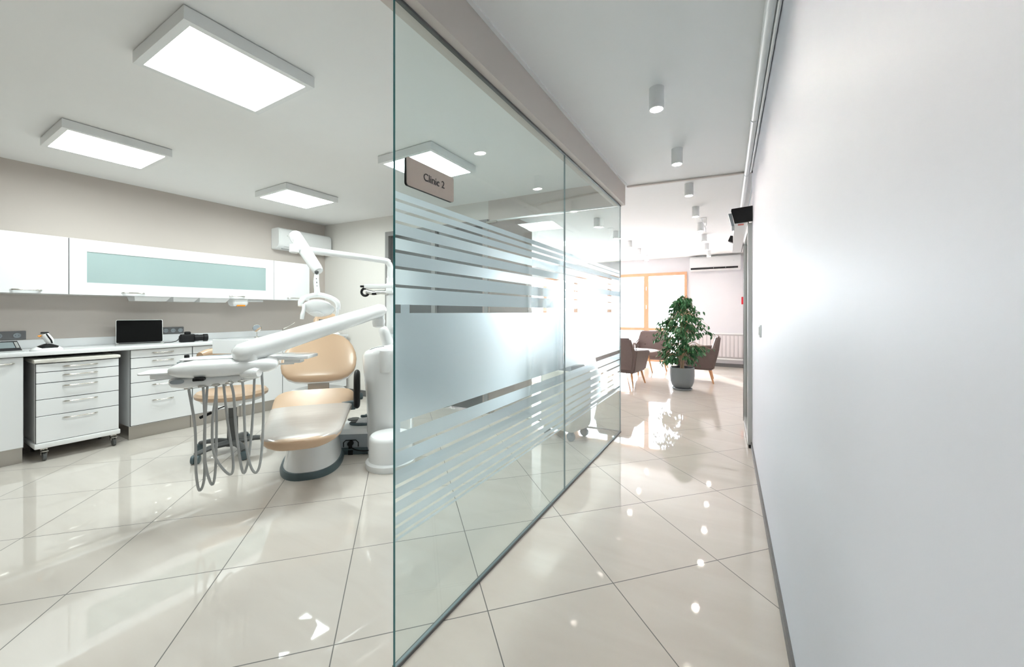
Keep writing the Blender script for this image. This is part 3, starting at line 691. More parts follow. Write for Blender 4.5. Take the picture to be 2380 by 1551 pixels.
dv = thing('desktop_device', 'small black and silver desktop device with grey display at the left edge', 'device', (-4.98, .62, WT), math.radians(4))
bm = NB(); prism(bm, rrect(.13, .17, .008), 0, .012, .003); mesh_obj('device_base', bm, M['alu'], dv)
bm = NB(); loft(bm, [[(.045, -.075, .012), (.045, .075, .012), (-.06, .075, .012), (-.06, -.075, .012)], [(.030, -.07, .028), (.030, .07, .028), (-.06, .07, .085), (-.06, -.07, .085)]]); mesh_obj('device_body', bm, M['black'], dv)
bm = NB(); loft(bm, [[(.022, -.06, .033), (.022, .045, .033), (-.045, .045, .0745), (-.045, -.06, .0745)], [(.022, -.06, .036), (.022, .045, .036), (-.045, .045, .0775), (-.045, -.06, .0775)]]); mesh_obj('display', bm, M['screen_grey'], dv)
bm = NB(); loft(bm, [[(.022, .05, .033), (.022, .066, .033), (-.045, .066, .0745), (-.045, .05, .0745)], [(.022, .05, .036), (.022, .066, .036), (-.045, .066, .0775), (-.045, .05, .0775)]]); mesh_obj('side_trim', bm, M['alu'], dv)

mr = thing('table_mirror', 'small round chrome table mirror standing on the worktop', 'mirror', (-5.20, 2.575, WT), math.radians(-22))
bm = NB(); lathe(bm, [(.035, 0), (.033, .004), (.008, .010), (.0035, .02), (.0035, .07)], 20); mesh_obj('stand', bm, M['chrome'], mr)
ym = Matrix.Translation((0, 0, .115)) @ Matrix.Rotation(PI/2, 4, 'Y')
bm = NB(); tube(bm, [ym @ Vector((.046*math.cos(a), .046*math.sin(a), 0)) for a in [2*PI*i/24 for i in range(24)]], .004, 8, closed=True); mesh_obj('mirror_rim', bm, M['chrome'], mr)
bm = NB(); lathe(bm, [(.044, -.002), (.044, .002)], 24, mtx=ym); mesh_obj('mirror_glass', bm, M['mirror'], mr)

fc = thing('faucet', 'chrome lever faucet on the worktop near the chair headrest', 'faucet', (-5.22, 2.92, WT), math.radians(-10))
bm = NB(); lathe(bm, [(.024, 0), (.022, .01), (.018, .015), (.018, .09), (.015, .1)], 18); mesh_obj('faucet_body', bm, M['chrome'], fc)
bm = NB(); tube(bm, [(0, 0, .06), (.06, 0, .075), (.12, 0, .07), (.125, 0, .05)], .010, 10, sub=4); mesh_obj('spout', bm, M['chrome'], fc)
bm = NB(); tube(bm, [(0, 0, .10), (.01, .05, .125), (.02, .11, .165), (.02, .125, .18)], [.008, .005, .004, .004], 8, sub=3); mesh_obj('lever', bm, M['chrome'], fc)

bt = thing('pump_bottle', 'small clear pump bottle at the far end of the worktop', 'bottle', (-4.98, 3.53, WT))
bm = NB(); lathe(bm, [(.055, 0), (.055, .004), (.03, .03), (.016, .045)], 20); mesh_obj('bottle_body', bm, M['white_plastic'], bt)
bm = NB(); lathe(bm, [(.014, .045), (.012, .07), (.018, .08), (.006, .10)], 16); mesh_obj('pump', bm, M['chrome'], bt)

# ------------------------------------------------------------------ dental chair (local y = foot to head)
def cf(u, d): return Vector((u*CT-d*ST, u*ST+d*CT, 0))
A_CH = math.radians(50.5)
cc = cf(-1.60, 3.10)
ch = thing('dental_chair', 'peach upholstered dental treatment chair with white pedestal base', 'dental chair', (cc.x, cc.y, 0), A_CH)
SX = (1, 0, 0)
bm = NB()
loft(bm, [[(p[0], p[1], z) for p in superell(a, b, 2.5, 44, 0, cy)] for a, b, cy, z in ((.205, .40, .03, .040), (.195, .39, .03, .07), (.180, .36, .05, .16), (.185, .35, .05, .25), (.21, .35, .05, .33), (.21, .34, .06, .36))])
mesh_obj('pedestal', bm, M['white_enamel'], ch)
bm = NB(); loft(bm, [[(p[0], p[1], z) for p in superell(a, b, 2.5, 44, 0, .03)] for a, b, z in ((.222, .418, 0), (.224, .42, .02), (.214, .41, .048), (.19, .38, .050))]); mesh_obj('base_trim', bm, M['slate'], ch)
bm = NB(); loft(bm, [[(p[0], p[1], z+(p[1])*.16) for p in superell(a, b, 3, 36, 0, .0)] for a, b, z in ((.13, .28, .34), (.24, .40, .42), (.255, .42, .47))]); mesh_obj('underframe', bm, M['white_enamel'], ch)
def seatz(s): 
    t = (s+.70)/.86
    return .375+.075*t+.055*max(0, (s+.1)/.26)**1.4
prof = [(-.765, .06), (-.758, .10), (-.74, .14), (-.71, .178), (-.665, .210), (-.60, .236), (-.45, .252), (-.25, .265), (-.08, .285), (.05, .297), (.12, .297), (.155, .285), (.175, .262), (.183, .23)]
def seat_st(pr, dz=0, dw=0, th=.036):
    st = []
    for i, (s_, hw) in enumerate(pr):
        k = min(1, (i+1.6)/3.2) * min(1, (len(pr)-i+.6)/2.4)
        st.append(((0, s_, seatz(s_)+dz), hw+dw, th*k+dw, SX, (0, -.12, 1)))
    return st
bm = NB(); cushion(bm, seat_st(prof), 36, 3.6); mesh_obj('seat', bm, M['peach'], ch)
bm = NB()
pc = [p for p in prof if -.762 < p[0] < -.07]
st = []
for s_, hw in pc:
    k = 1 if s_ > -.67 else (.98 if s_ > -.72 else .72)
    st.append(((0, s_+.004, seatz(s_)+.012), hw+.003-.006*(s_ < -.68), .028*k, SX, (0, -.12, 1)))
cushion(bm, st, 36, 3.6); cv = mesh_obj('plastic_cover', bm, M['cover'], ch); cv['label'] = 'wrinkled clear plastic cover over the leg end'
# backrest
b0 = Vector((0, .27, .60)); bd = Vector((0, .33, .385)); BL = bd.length; bd.normalize(); bn = Vector((0, -bd.z, bd.y))
bp_ = [(0, .12), (.012, .19), (.04, .245), (.09, .288), (.15, .304), (.22, .308), (.29, .298), (.36, .274), (.42, .238), (.465, .195), (.492, .145), (.503, .09)]
bm = NB(); cushion(bm, [(b0+bd*(s_*BL/.507), hw, .040*min(1, (i+1.4)/3)*min(1, (len(bp_)-i+.4)/3), SX, bn) for i, (s_, hw) in enumerate(bp_)], 36, 3.0); mesh_obj('backrest', bm, M['peach'], ch)
bm = NB(); cushion(bm, [(b0+bd*(s_*BL/.507)-bn*.035, hw-.004, .030*min(1, (i+1.2)/3)*min(1, (len(bp_)-i+.4)/3), SX, bn) for i, (s_, hw) in enumerate(bp_)], 36, 3.0); mesh_obj('backrest_shell', bm, M['gloss_white'], ch)
bm = NB(); box(bm, (-.085, .298, .42), (.085, .325, .64), .006); box(bm, (-.08, .14, .40), (.08, .30, .46), .01); mesh_obj('back_bracket', bm, M['kick'], ch)
hp = b0+bd*(BL+.01)
bm = NB(); box(bm, (-.03, hp.y-.012, hp.z-.08), (.03, hp.y+.0, hp.z+.14), .003); mesh_obj('headrest_bar', bm, M['darkgrey'], ch)
hc = Vector((.03, hp.y+.04, hp.z+.115)); hn = Vector((0, -.80, .6)); hd = Vector((0, .6, .8))
hp_ = [(-.095, .03), (-.088, .065), (-.07, .092), (-.03, .112), (.02, .114), (.06, .098), (.085, .068), (.094, .03)]
bm = NB(); cushion(bm, [(hc+hd*s_, hw, .042*min(1, .4+i*.3)*min(1, .4+(7-i)*.3), SX, hn) for i, (s_, hw) in enumerate(hp_)], 28, 2.4); mesh_obj('headrest', bm, M['peach'], ch)
# armrest on the right
bm = NB()
ax = .325
lp_ = [(ax, -.07, .70), (ax, -.01, .66), (ax, .00, .56), (ax, -.02, .48), (ax, -.08, .445), (ax, -.14, .47), (ax, -.17, .56), (ax, -.14, .67)]
tube(bm, lp_, .030, 12, sub=5, closed=True, flat=.8, up=(1, 0, 0)); mesh_obj('armrest', bm, M['black'], ch)
bm = NB(); lathe(bm, [(.03, 0), (.028, .03), (.02, .035)], 18, mtx=Matrix.Translation((ax+.01, -.02, .50)) @ Matrix.Rotation(PI/2, 4, 'Y')); box(bm, (.20, -.07, .40), (ax-.01, -.01, .47), .01); mesh_obj('armrest_joint', bm, M['slate'], ch)

# junction box with foot control
jb = thing('floor_junction_box', 'grey and white floor box with dark base beside the dental chair', 'junction box', (-2.80, 2.125, 0), math.radians(36))
bm = NB(); loft(bm, [[(-.13, 0, .055), (.17, 0, .055), (.17, .42, .055), (-.13, .42, .055)], [(-.15, .0, .17), (.17, .0, .17), (.17, .42, .17), (-.15, .42, .17)]]); mesh_obj('box_body', bm, M['grey_plastic'], jb, smooth=False)
bm = NB(); loft(bm, [[(-.155, -.005, .17), (.175, -.005, .17), (.175, .43, .17), (-.155, .43, .17)], [(-.13, .04, .20), (.16, .04, .20), (.16, .42, .20), (-.13, .42, .20)]]); mesh_obj('box_lid', bm, M['white_plastic'], jb, smooth=False)
bm = NB(); box(bm, (-.14, -.015, 0), (.17, .42, .056), .008); mesh_obj('box_base', bm, M['slate'], jb)
bm = NB(); tube(bm, [(-.06, -.004, .065), (-.06, -.004, .10), (-.04, -.004, .12), (.04, -.004, .12), (.06, -.004, .10), (.06, -.004, .065)], .004, 8); mesh_obj('socket_outline', bm, M['black'], jb)
bm = NB(); lathe(bm, [(.022, 0), (.022, .03), (.015, .035)], 16, mtx=Matrix.Translation((0, 0, .095)) @ Matrix.Rotation(PI/2, 4, 'X')); box(bm, (-.012, -.03, .055), (.012, -.004, .095), .004); tube(bm, [(0, -.025, .07), (.05, -.03, .045), (.12, -.03, .035), (.18, -.02, .04)], .005, 8, sub=4); mesh_obj('power_plug', bm, M['black'], jb)
bm = NB(); box(bm, (-.02, -.02, .0), (.02, -.012, .04), .003); mesh_obj('cable_opening', bm, M['black'], jb)
fp = thing('foot_control', 'white and dark grey foot control pedal lying on the floor box', 'foot pedal', (-2.895, 2.300, .2), math.radians(36))
bm = NB(); loft(bm, [[(p[0], p[1], z) for p in superell(a, b, 2.2, 30, .03, 0)] for a, b, z in ((.125, .065, 0), (.13, .07, .012), (.12, .06, .022))]); mesh_obj('pedal_base', bm, M['slate'], fp)
bm = NB(); loft(bm, [[(-.03, -.05, .022), (.14, -.05, .022), (.14, .05, .022), (-.03, .05, .022)], [(-.01, -.03, .055), (.13, -.03, .075), (.13, .03, .075), (-.01, .03, .055)]]); mesh_obj('pedal_body', bm, M['white_enamel'], fp)
bm = NB(); lathe(bm, [(.052, .040), (.05, .048), (.001, .05)], 24, center=(-.06, 0, 0)); mesh_obj('round_pedal', bm, M['darkgrey'], fp)
bm = NB(); lathe(bm, [(.028, .068), (.030, .080), (.02, .086), (.001, .087)], 20, center=(.06, 0, 0)); box(bm, (.0, -.012, .06), (.04, .012, .078), .003); mesh_obj('joystick', bm, M['slate'], fp)
bm = NB(); tube(bm, [(.15, 0, .05), (.13, 0, .10), (.105, 0, .165)], .012, 10, flat=.5); mesh_obj('carry_handle', bm, M['grey_plastic'], fp)

# ------------------------------------------------------------------ dental unit tower
tp = cf(-1.072, 3.36)
tw = thing('dental_unit_tower', 'tall glossy white dental unit column behind the glass edge', 'dental unit', (tp.x, tp.y, 0), TH)
bm = NB()
loft(bm, [[(p[0]+cx_, p[1], z+(sl*p[0])) for p in superell(a, b, 2.4, 44)] for a, b, cx_, z, sl in
     ((.195, .17, .01, .0, 0), (.19, .17, .01, .30, 0), (.195, .17, .005, .50, 0), (.215, .175, 0, .72, 0), (.220, .18, 0, .84, .04), (.205, .17, .01, .885, .10), (.16, .13, .02, .912, .12), (.08, .07, .03, .925, .12))])
mesh_obj('column_body', bm, M['white_enamel'], tw, ang=60)
bm = NB(); tube(bm, [(-.214, 0, .80), (-.19, -.06, .85), (-.10, -.12, .895), (.0, -.14, .915)], .0022, 6, sub=5); mesh_obj('seam', bm, M['darkgrey'], tw)
bm = NB(); lathe(bm, [(.045, .88), (.045, 1.0), (.032, 1.01), (.032, 1.42), (.036, 1.42), (.036, 1.45), (.030, 1.45), (.030, 1.50)], 24, center=(.005, 0, 0)); mesh_obj('lamp_post', bm, M['white_plastic'], tw)
bm = NB(); tube(bm, [(-.05, -.05, 1.065), (-.03, -.05, 1.03), (.0, -.04, .93), (.015, -.04, .86)], [.032, .042, .048, .045], 16, sub=4); mesh_obj('swivel_support', bm, M['white_plastic'], tw)
bm = NB(); lathe(bm, [(.045, .70), (.052, .72), (.052, .86), (.046, .88)], 20, center=(.015, -.15, 0)); mesh_obj('lower_bracket', bm, M['white_plastic'], tw)
bm = NB(); box(bm, (.02, -.03, 1.02), (.20, .03, 1.075), .008); mesh_obj('cross_bracket', bm, M['white_plastic'], tw)
bm = NB(); lathe(bm, [(.13, 0), (.15, .0), (.155, .02), (.155, .03), (.05, .015), (.01, .01)], 32, center=(.15, .05, .90)); mesh_obj('cuspidor_bowl', bm, M['white_enamel'], tw)
# instrument bracket on the post
bm = NB(); box(bm, (-.21, -.05, 1.405), (.045, .03, 1.445), .01); box(bm, (-.02, -.05, 1.36), (.04, .03, 1.41), .008); mesh_obj('holder_arm', bm, M['white_plastic'], tw)
bm = NB(); tube(bm, [(-.19, -.03, 1.38), (-.13, -.03, 1.365), (-.07, -.03, 1.375), (.0, -.03, 1.37)], [.022, .02, .018, .02], 12); mesh_obj('holder_tube', bm, M['alu'], tw)
bm = NB(); tube(bm, [(-.20+.032*math.cos(a), -.035, 1.375+.032*math.sin(a)) for a in [math.radians(80+i*24) for i in range(12)]], .011, 8); box(bm, (-.24, -.05, 1.415), (-.205, -.02, 1.432), .004); box(bm, (-.14, -.05, 1.35), (-.10, -.03, 1.37), .004); mesh_obj('hose_hook', bm, M['black'], tw)
bm = NB()
for k in range(3): tube(bm, [(.16, .10+.02*k, .52), (.26+.03*k, .04, .43), (.40+.03*k, .0, .37), (.55+.02*k, .06, .40)], .009, 8, sub=5)
mesh_obj('suction_hose', bm, M['hose'], tw)

dp = cf(-.955, 3.02)
dm = thing('floor_canister', 'round white floor canister with wide foot at the glass edge', 'canister', (dp.x, dp.y, 0))
bm = NB(); lathe(bm, [(.182, 0), (.186, .01), (.186, .045), (.176, .055), (.165, .057)], 44); mesh_obj('canister_foot', bm, M['white_plastic'], dm)
bm = NB(); lathe(bm, [(.163, .055), (.161, .215), (.157, .232), (.145, .244), (.001, .249)], 44); mesh_obj('canister_body', bm, M['white_plastic'], dm)

# operating lamp on its own arms
ol = thing('operating_lamp', 'white articulated dental operating lamp above the chair', 'lamp', (0, 0, 0))
pb = tw.matrix_basis @ Vector((.005, 0, 0)); post = Vector((tp.x, tp.y, 0))+RZ(TH) @ Vector((.005, 0, 0))
lt = at(684, 578, 2.85)
bendz = 1.648
pth = [Vector((post.x, post.y, 1.50)), Vector((post.x, post.y, 1.56)), Vector((post.x, post.y, 1.60))]
dirh = Vector((lt.x-post.x, lt.y-post.y, 0)).normalized()
pth += [Vector((post.x, post.y, 0))+dirh*.02+Vector((0, 0, 1.632)), Vector((post.x, post.y, 0))+dirh*.06+Vector((0, 0, bendz)), lt-dirh*.3+Vector((0, 0, -.008)), lt]
bm = NB(); tube(bm, pth, [.025, .025, .025, .025, .025, .026, .028], 18, sub=4); lathe(bm, [(.02, -.033), (.034, -.028), (.034, .028), (.02, .033)], 20, center=lt); mesh_obj('horizontal_arm', bm, M['white_enamel'], ol)
s0 = at(685, 547, 2.95); e0 = at(741, 632, 2.84)
bm = NB(); tube(bm, [lt+Vector((.006, 0, .01)), at(690, 565, 2.87), at(688, 552, 2.90)], .022, 14); mesh_obj('riser', bm, M['white_plastic'], ol)
bm = NB(); tube(bm, [s0+(s0-e0).normalized()*.02, s0, s0+(e0-s0)*.15, e0-(e0-s0)*.1, e0], [.026, .044, .047, .040, .024], 18, flat=1.0, up=(CT, ST, 0), sub=4); mesh_obj('spring_arm', bm, M['white_enamel'], ol)
bm = NB()
for p, r in ((at(686, 557, 2.895), .014), (at(736, 633, 2.79), .014)): lathe(bm, [(r*.4, -r), (r, -r*.5), (r, r*.5), (r*.4, r)], 14, center=p)
mesh_obj('arm_joint', bm, M['darkgrey'], ol)
j0 = at(736, 638, 2.80); j1 = at(737, 686, 2.78)
bm = NB(); tube(bm, [j0, at(735, 655, 2.79), at(737, 675, 2.78), j1], [.016, .019, .019, .022], 14, sub=3); mesh_obj('lamp_neck', bm, M['white_enamel'], ol)
bm = NB()
for k in range(4): lathe(bm, [(.003, -.003), (.003, .003)], 8, center=at(735.5+k*.6, 648+k*8.5, 2.77)+Vector((.5, -.866, 0))*.0)
mesh_obj('neck_screw', bm, M['gap'], ol)
bm = NB(); tube(bm, [at(698, 712, 2.72), at(700, 700, 2.73), at(712, 691, 2.76), j1, at(762, 690, 2.78), at(783, 702, 2.78), at(786, 720, 2.78)], [.016, .019, .017, .019, .017, .018, .014], 14, sub=5); mesh_obj('yoke', bm, M['white_enamel'], ol)
hcn = at(742, 713, 2.76)
tilt = RZ(TH) @ Matrix.Rotation(math.radians(-34), 4, 'X')
HM = Matrix.Translation(hcn) @ tilt
bm = NB(); lathe(bm, [(.001, .035), (.04, .033), (.085, .016), (.108, -.008), (.100, -.030), (.075, -.05), (.05, -.06), (.001, -.063)], 40, sx=1, sy=.8, mtx=HM); mesh_obj('lamp_head', bm, M['white_enamel'], ol)
bm = NB(); lathe(bm, [(.040, -.052), (.042, -.066), (.02, -.068), (.001, -.068)], 32, sx=1.2, sy=.8, mtx=HM); mesh_obj('lamp_lens', bm, M['white_plastic'], ol)
bm = NB(); lathe(bm, [(.001, .05), (.016, .045), (.018, .03)], 16, mtx=HM); mesh_obj('head_knob', bm, M['white_plastic'], ol)
bm = NB(); tube(bm, [at(706, 708, 2.68), at(706, 720, 2.67), at(703, 732, 2.66), at(702, 742, 2.66)], [.012, .012, .014, .013], 12, sub=3); mesh_obj('lamp_handle', bm, M['white_enamel'], ol)
bm = NB(); tube(bm, [at(783, 715, 2.76), at(784, 728, 2.76), at(781, 735, 2.76)], [.010, .009, .007], 12, sub=3); mesh_obj('lamp_handle', bm, M['white_enamel'], ol)

# ------------------------------------------------------------------ delivery unit: arm, trays, hoses
dl = thing('instrument_delivery_unit', 'white instrument tray unit on a thick arm with hanging grey hoses', 'dental instrument unit', (0, 0, 0))
a0 = at(563, 822, 2.18); a1 = at(886, 721, 3.14)
dv_ = (a1-a0).normalized()
bm = NB(); tube(bm, [a0-dv_*.045, a0-dv_*.035, a0-dv_*.01, a0+dv_*.06, a0.lerp(a1, .5), a1-dv_*.02, a1+dv_*.02, a1+dv_*.03], [.018, .040, .056, .062, .058, .054, .040, .018], 24); mesh_obj('main_arm', bm, M['white_enamel'], dl)
k0 = at(880, 745, 3.16)
bm = NB(); lathe(bm, [(.044, -.03), (.044, .09)], 24, center=k0); lathe(bm, [(.02, -.06), (.045, -.05), (.052, -.02), (.052, .0), (.044, .012)], 24, center=k0); mesh_obj('arm_shoulder', bm, M['white_plastic'], dl)
# body frame: x along the length (left to right in view), -y faces the viewer
du0 = at(525, 850, 2.20)
DA = math.radians(58)
DM = Matrix.Translation((du0.x, du0.y, du0.z)) @ RZ(DA)
kk = at(582, 846, 2.20)
bm = NB(); lathe(bm, [(.037, -.045), (.037, .06)], 24, center=kk); mesh_obj('swivel_post', bm, M['white_plastic'], dl)
kb = at(583, 867, 2.18)
bm = NB(); tube(bm, [kb+RZ(TH) @ Vector((-.07, .03, .0)), kb+RZ(TH) @ Vector((-.03, .0, .0)), kb+RZ(TH) @ Vector((.03, 0, 0)), kb+RZ(TH) @ Vector((.048, 0, 0))], [.02, .036, .038, .025], 20, flat=.85); mesh_obj('swivel_housing', bm, M['white_enamel'], dl)
# main body shell
bm = NB()
secs = []
for x, zt, zb, yf, ybk in ((-.240, .006, -.020, -.07, .08), (-.228, .020, -.034, -.10, .12), (-.19, .036, -.050, -.115, .15), (-.13, .046, -.058, -.12, .17), (0, .046, -.058, -.12, .175), (.14, .044, -.052, -.115, .17), (.21, .036, -.044, -.105, .15), (.248, .022, -.03, -.085, .11), (.26, .006, -.012, -.05, .06)):
    cy, hy, cz, hz = (yf+ybk)/2, (ybk-yf)/2, (zt+zb)/2, (zt-zb)/2
    secs.append([DM @ Vector((x, cy+p[0], cz+p[1])) for p in superell(hy, hz, 3.2, 28)])
loft(bm, secs); mesh_obj('tray_body', bm, M['white_enamel'], dl, ang=60)
bm = NB(); prism(bm, rrect(.40, .17, .03, cx=.0, cy=.03), .044, .048, mtx=DM); mesh_obj('silicone_mat', bm, M['white_plastic'], dl)
bm = NB(); tube(bm, [DM @ Vector(p) for p in ((-.21, -.02, .030), (-.19, .10, .042), (-.08, .15, .046), (.08, .15, .046), (.20, .12, .038))], .004, 8, sub=5); mesh_obj('rim_trim', bm, M['grey_plastic'], dl)
bm = NB(); lathe(bm, [(.013, .03), (.012, .075), (.005, .08)], 14, mtx=DM @ Matrix.Translation((-.19, .07, -.012))); mesh_obj('knob', bm, M['black'], dl)
bm = NB(); box(bm, (-.125, -.128, -.062), (-.075, -.08, -.045), .004, mtx=DM); mesh_obj('switch', bm, M['black'], dl)
# left clear tray and right tray
bm = NB(); prism(bm, rrect(.22, .21, .03, cx=-.255, cy=.03), -.022, -.014, .003, mtx=DM); prism(bm, rrect(.15, .16, .03, cx=-.245, cy=.02), -.050, -.020, .012, 3, mtx=DM); mesh_obj('side_tray', bm, M['white_plastic'], dl)
r0 = at(655, 832, 2.50); RM = Matrix.Translation(r0) @ RZ(math.radians(40))
bm = NB(); prism(bm, [(-.16, -.10), (-.06, -.125), (.14, -.12), (.19, -.10), (.20, .06), (.16, .12), (-.10, .13), (-.16, .09)], 0.0, .022, .005, 2, mtx=RM); mesh_obj('upper_tray', bm, M['white_enamel'], dl)
bm = NB(); box(bm, (.03, -.05, -.03), (.13, .02, 0), .006, mtx=RM); tube(bm, [RM @ Vector((-.20, -.02, -.045)), RM @ Vector((.08, -.02, -.035))], .006, 8); mesh_obj('tray_bracket', bm, M['white_plastic'], dl)
# flat grey-white viewer panel behind the arm
v0 = at(495, 822, 2.42); v1 = at(592, 822, 2.52)
bm = NB(); n_ = Vector((0, 0, 1)); dd = (v1-v0); nn = dd.cross(n_).normalized()*.012
loft(bm, [[v0, v1, v1+n_*.088, v0+n_*.088], [v0+nn, v1+nn, v1+n_*.088+nn, v0+n_*.088+nn]]); mesh_obj('film_viewer', bm, M['white_plastic'], dl)
# lower hose bar
bm = NB(); secs = []
for x, hy, hz, dz in ((-.240, .02, .014, -.070), (-.228, .035, .025, -.074), (-.18, .042, .031, -.078), (-.03, .044, .028, -.074), (.10, .042, .025, -.068), (.165, .03, .014, -.062)):
    secs.append([DM @ Vector((x, -.03+p[0], dz+p[1])) for p in superell(hy, hz, 2.6, 24)])
loft(bm, secs); mesh_obj('hose_bar', bm, M['white_enamel'], dl, ang=60)
bm = NB(); prism(bm, superell(.03, .012, 2.4, 20), 0, .004, mtx=DM @ Matrix.Translation((-.20, -.070, -.066)) @ Matrix.Rotation(PI/2, 4, 'X')); mesh_obj('grey_inset', bm, M['grey_plastic'], dl)
z1f = lambda x, y, d: at(320+x/3.3, 680+y/3.3, d)
HO = [[(388, 715), (395, 760), (440, 1040), (448, 1380), (475, 1520), (512, 1410), (512, 1080), (540, 630)],
      [(495, 700), (505, 760), (515, 1000), (518, 1300), (570, 1475), (598, 1330), (605, 900), (597, 625)],
      [(600, 690), (600, 780), (572, 1020), (590, 1250), (700, 1395), (733, 1310), (690, 990), (650, 620)],
      [(704, 675), (735, 780), (755, 1050), (800, 1360), (835, 1345), (868, 1130), (888, 850), (896, 640)],
      [(800, 660), (812, 780), (825, 1100), (862, 1320), (912, 1380), (948, 1250), (965, 900), (950, 590)]]
for h_ in HO:
    n0 = z1f(h_[0][0], h_[0][1]+16, 2.10)
    bm = NB(); lathe(bm, [(.013, .004), (.019, .0), (.019, -.005), (.012, -.009)], 16, center=n0); hs_ = mesh_obj('hose_socket', bm, M['chrome'], dl)
    nn_ = len(h_)
    pts = [z1f(x, y, 2.13+.10*(i/(nn_-1))**1.5) for i, (x, y) in enumerate(h_)]
    bm = NB(); tube(bm, pts, .0066, 10, sub=7); mesh_obj('hose', bm, M['hose'], dl)

# ------------------------------------------------------------------ stool
sp_ = cf(-2.37, 3.27)
sp_ = Vector((-3.735, 1.655, 0))
stl = thing('rolling_stool', 'round peach rolling stool with five-star grey base behind the hoses', 'stool', (sp_.x, sp_.y, 0), TH)
bm = NB(); lathe(bm, [(.001, .505), (.10, .507), (.16, .520), (.215, .536), (.245, .532), (.262, .512), (.258, .490), (.235, .475), (.001, .475)], 48); mesh_obj('seat', bm, M['peach'], stl)
bm = NB(); lathe(bm, [(.001, .475), (.225, .474), (.215, .450), (.16, .432), (.07, .425), (.05, .405), (.04, .385), (.001, .385)], 44); mesh_obj('seat_shell', bm, M['white_plastic'], stl)
bm = NB(); lathe(bm, [(.030, .40), (.030, .30), (.038, .298), (.040, .10), (.052, .095), (.055, .06), (.02, .05)], 24); mesh_obj('gas_lift', bm, M['darkgrey'], stl)
bm = NB(); tube(bm, [(-.04, -.02, .40), (-.10, -.05, .375), (-.13, -.07, .35)], .005, 8, sub=3); tube(bm, [(-.13, -.07, .352), (-.20, -.10, .318)], .012, 10); mesh_obj('height_lever', bm, M['black'], stl)
for k in range(5):
    a = math.radians(-80+72*k)-TH
    bm = NB(); tube(bm, [(.03*math.cos(a), .03*math.sin(a), .085), (.16*math.cos(a), .16*math.sin(a), .092), (.285*math.cos(a), .285*math.sin(a), .072)], [.036, .030, .024], 12, sub=3, flat=.7); lg = mesh_obj('leg', bm, M['darkgrey'], stl)
    bm = NB()
    cx_, cy_ = .285*math.cos(a), .285*math.sin(a)
    for q in (-.016, .016): lathe(bm, [(.012, -.013), (.032, -.010), (.035, 0), (.032, .010), (.012, .013)], 20, mtx=Matrix.Translation((cx_, cy_, .035)) @ RZ(a+.7) @ Matrix.Translation((0, q, 0)) @ Matrix.Rotation(PI/2, 4, 'X'))
    tube(bm, [(cx_, cy_, .03), (cx_, cy_, .07)], .009, 8); mesh_obj('castor', bm, M['slate'], lg)
bm = NB()
bpts = [(-.19, .20, .825), (-.12, .255, .835), (0, .28, .84), (.12, .255, .835), (.19, .20, .825)]
BR = RZ(math.radians(48)); tube(bm, [BR @ Vector(p) for p in bpts], [.03, .042, .045, .042, .03], 16, sub=5, flat=1.0, up=(0, 0, 1)); mesh_obj('backrest', bm, M['peach'], stl)
bm = NB(); tube(bm, [BR @ Vector(p) for p in ((0, .06, .44), (0, .20, .44), (0, .27, .50), (0, .285, .78))], .012, 10, sub=4, flat=.6); mesh_obj('backrest_bar', bm, M['chrome'], stl)

# ------------------------------------------------------------------ machine behind the frosted film
mc = thing('wheeled_appliance', 'cream white wheeled appliance behind the frosted glass partition', 'appliance', (-1.42, 3.50, 0), math.radians(-14))
bm = NB(); loft(bm, [[(p[0]*s_, p[1]*s_, z) for p in rrect(.40, .34, .05)] for z, s_ in ((.09, .86), (.12, .97), (.16, 1), (.60, 1), (.64, .97), (.65, .9))]); mesh_obj('appliance_body', bm, M['machine'], mc)
bm = NB(); box(bm, (-.15, -.12, .60), (.15, .12, .70), .02); mesh_obj('top_box', bm, M['grey_plastic'], mc)
for x, y in ((-.14, -.11), (.14, -.11), (-.14, .11), (.14, .11)):
    bm = NB(); lathe(bm, [(.02, -.018), (.040, -.014), (.042, 0), (.040, .014), (.02, .018)], 22, mtx=Matrix.Translation((x, y, .042)) @ Matrix.Rotation(PI/2, 4, 'X')); box(bm, (x-.02, y-.02, .06), (x+.02, y+.02, .10), .004); mesh_obj('castor', bm, M['grey_plastic'], mc)

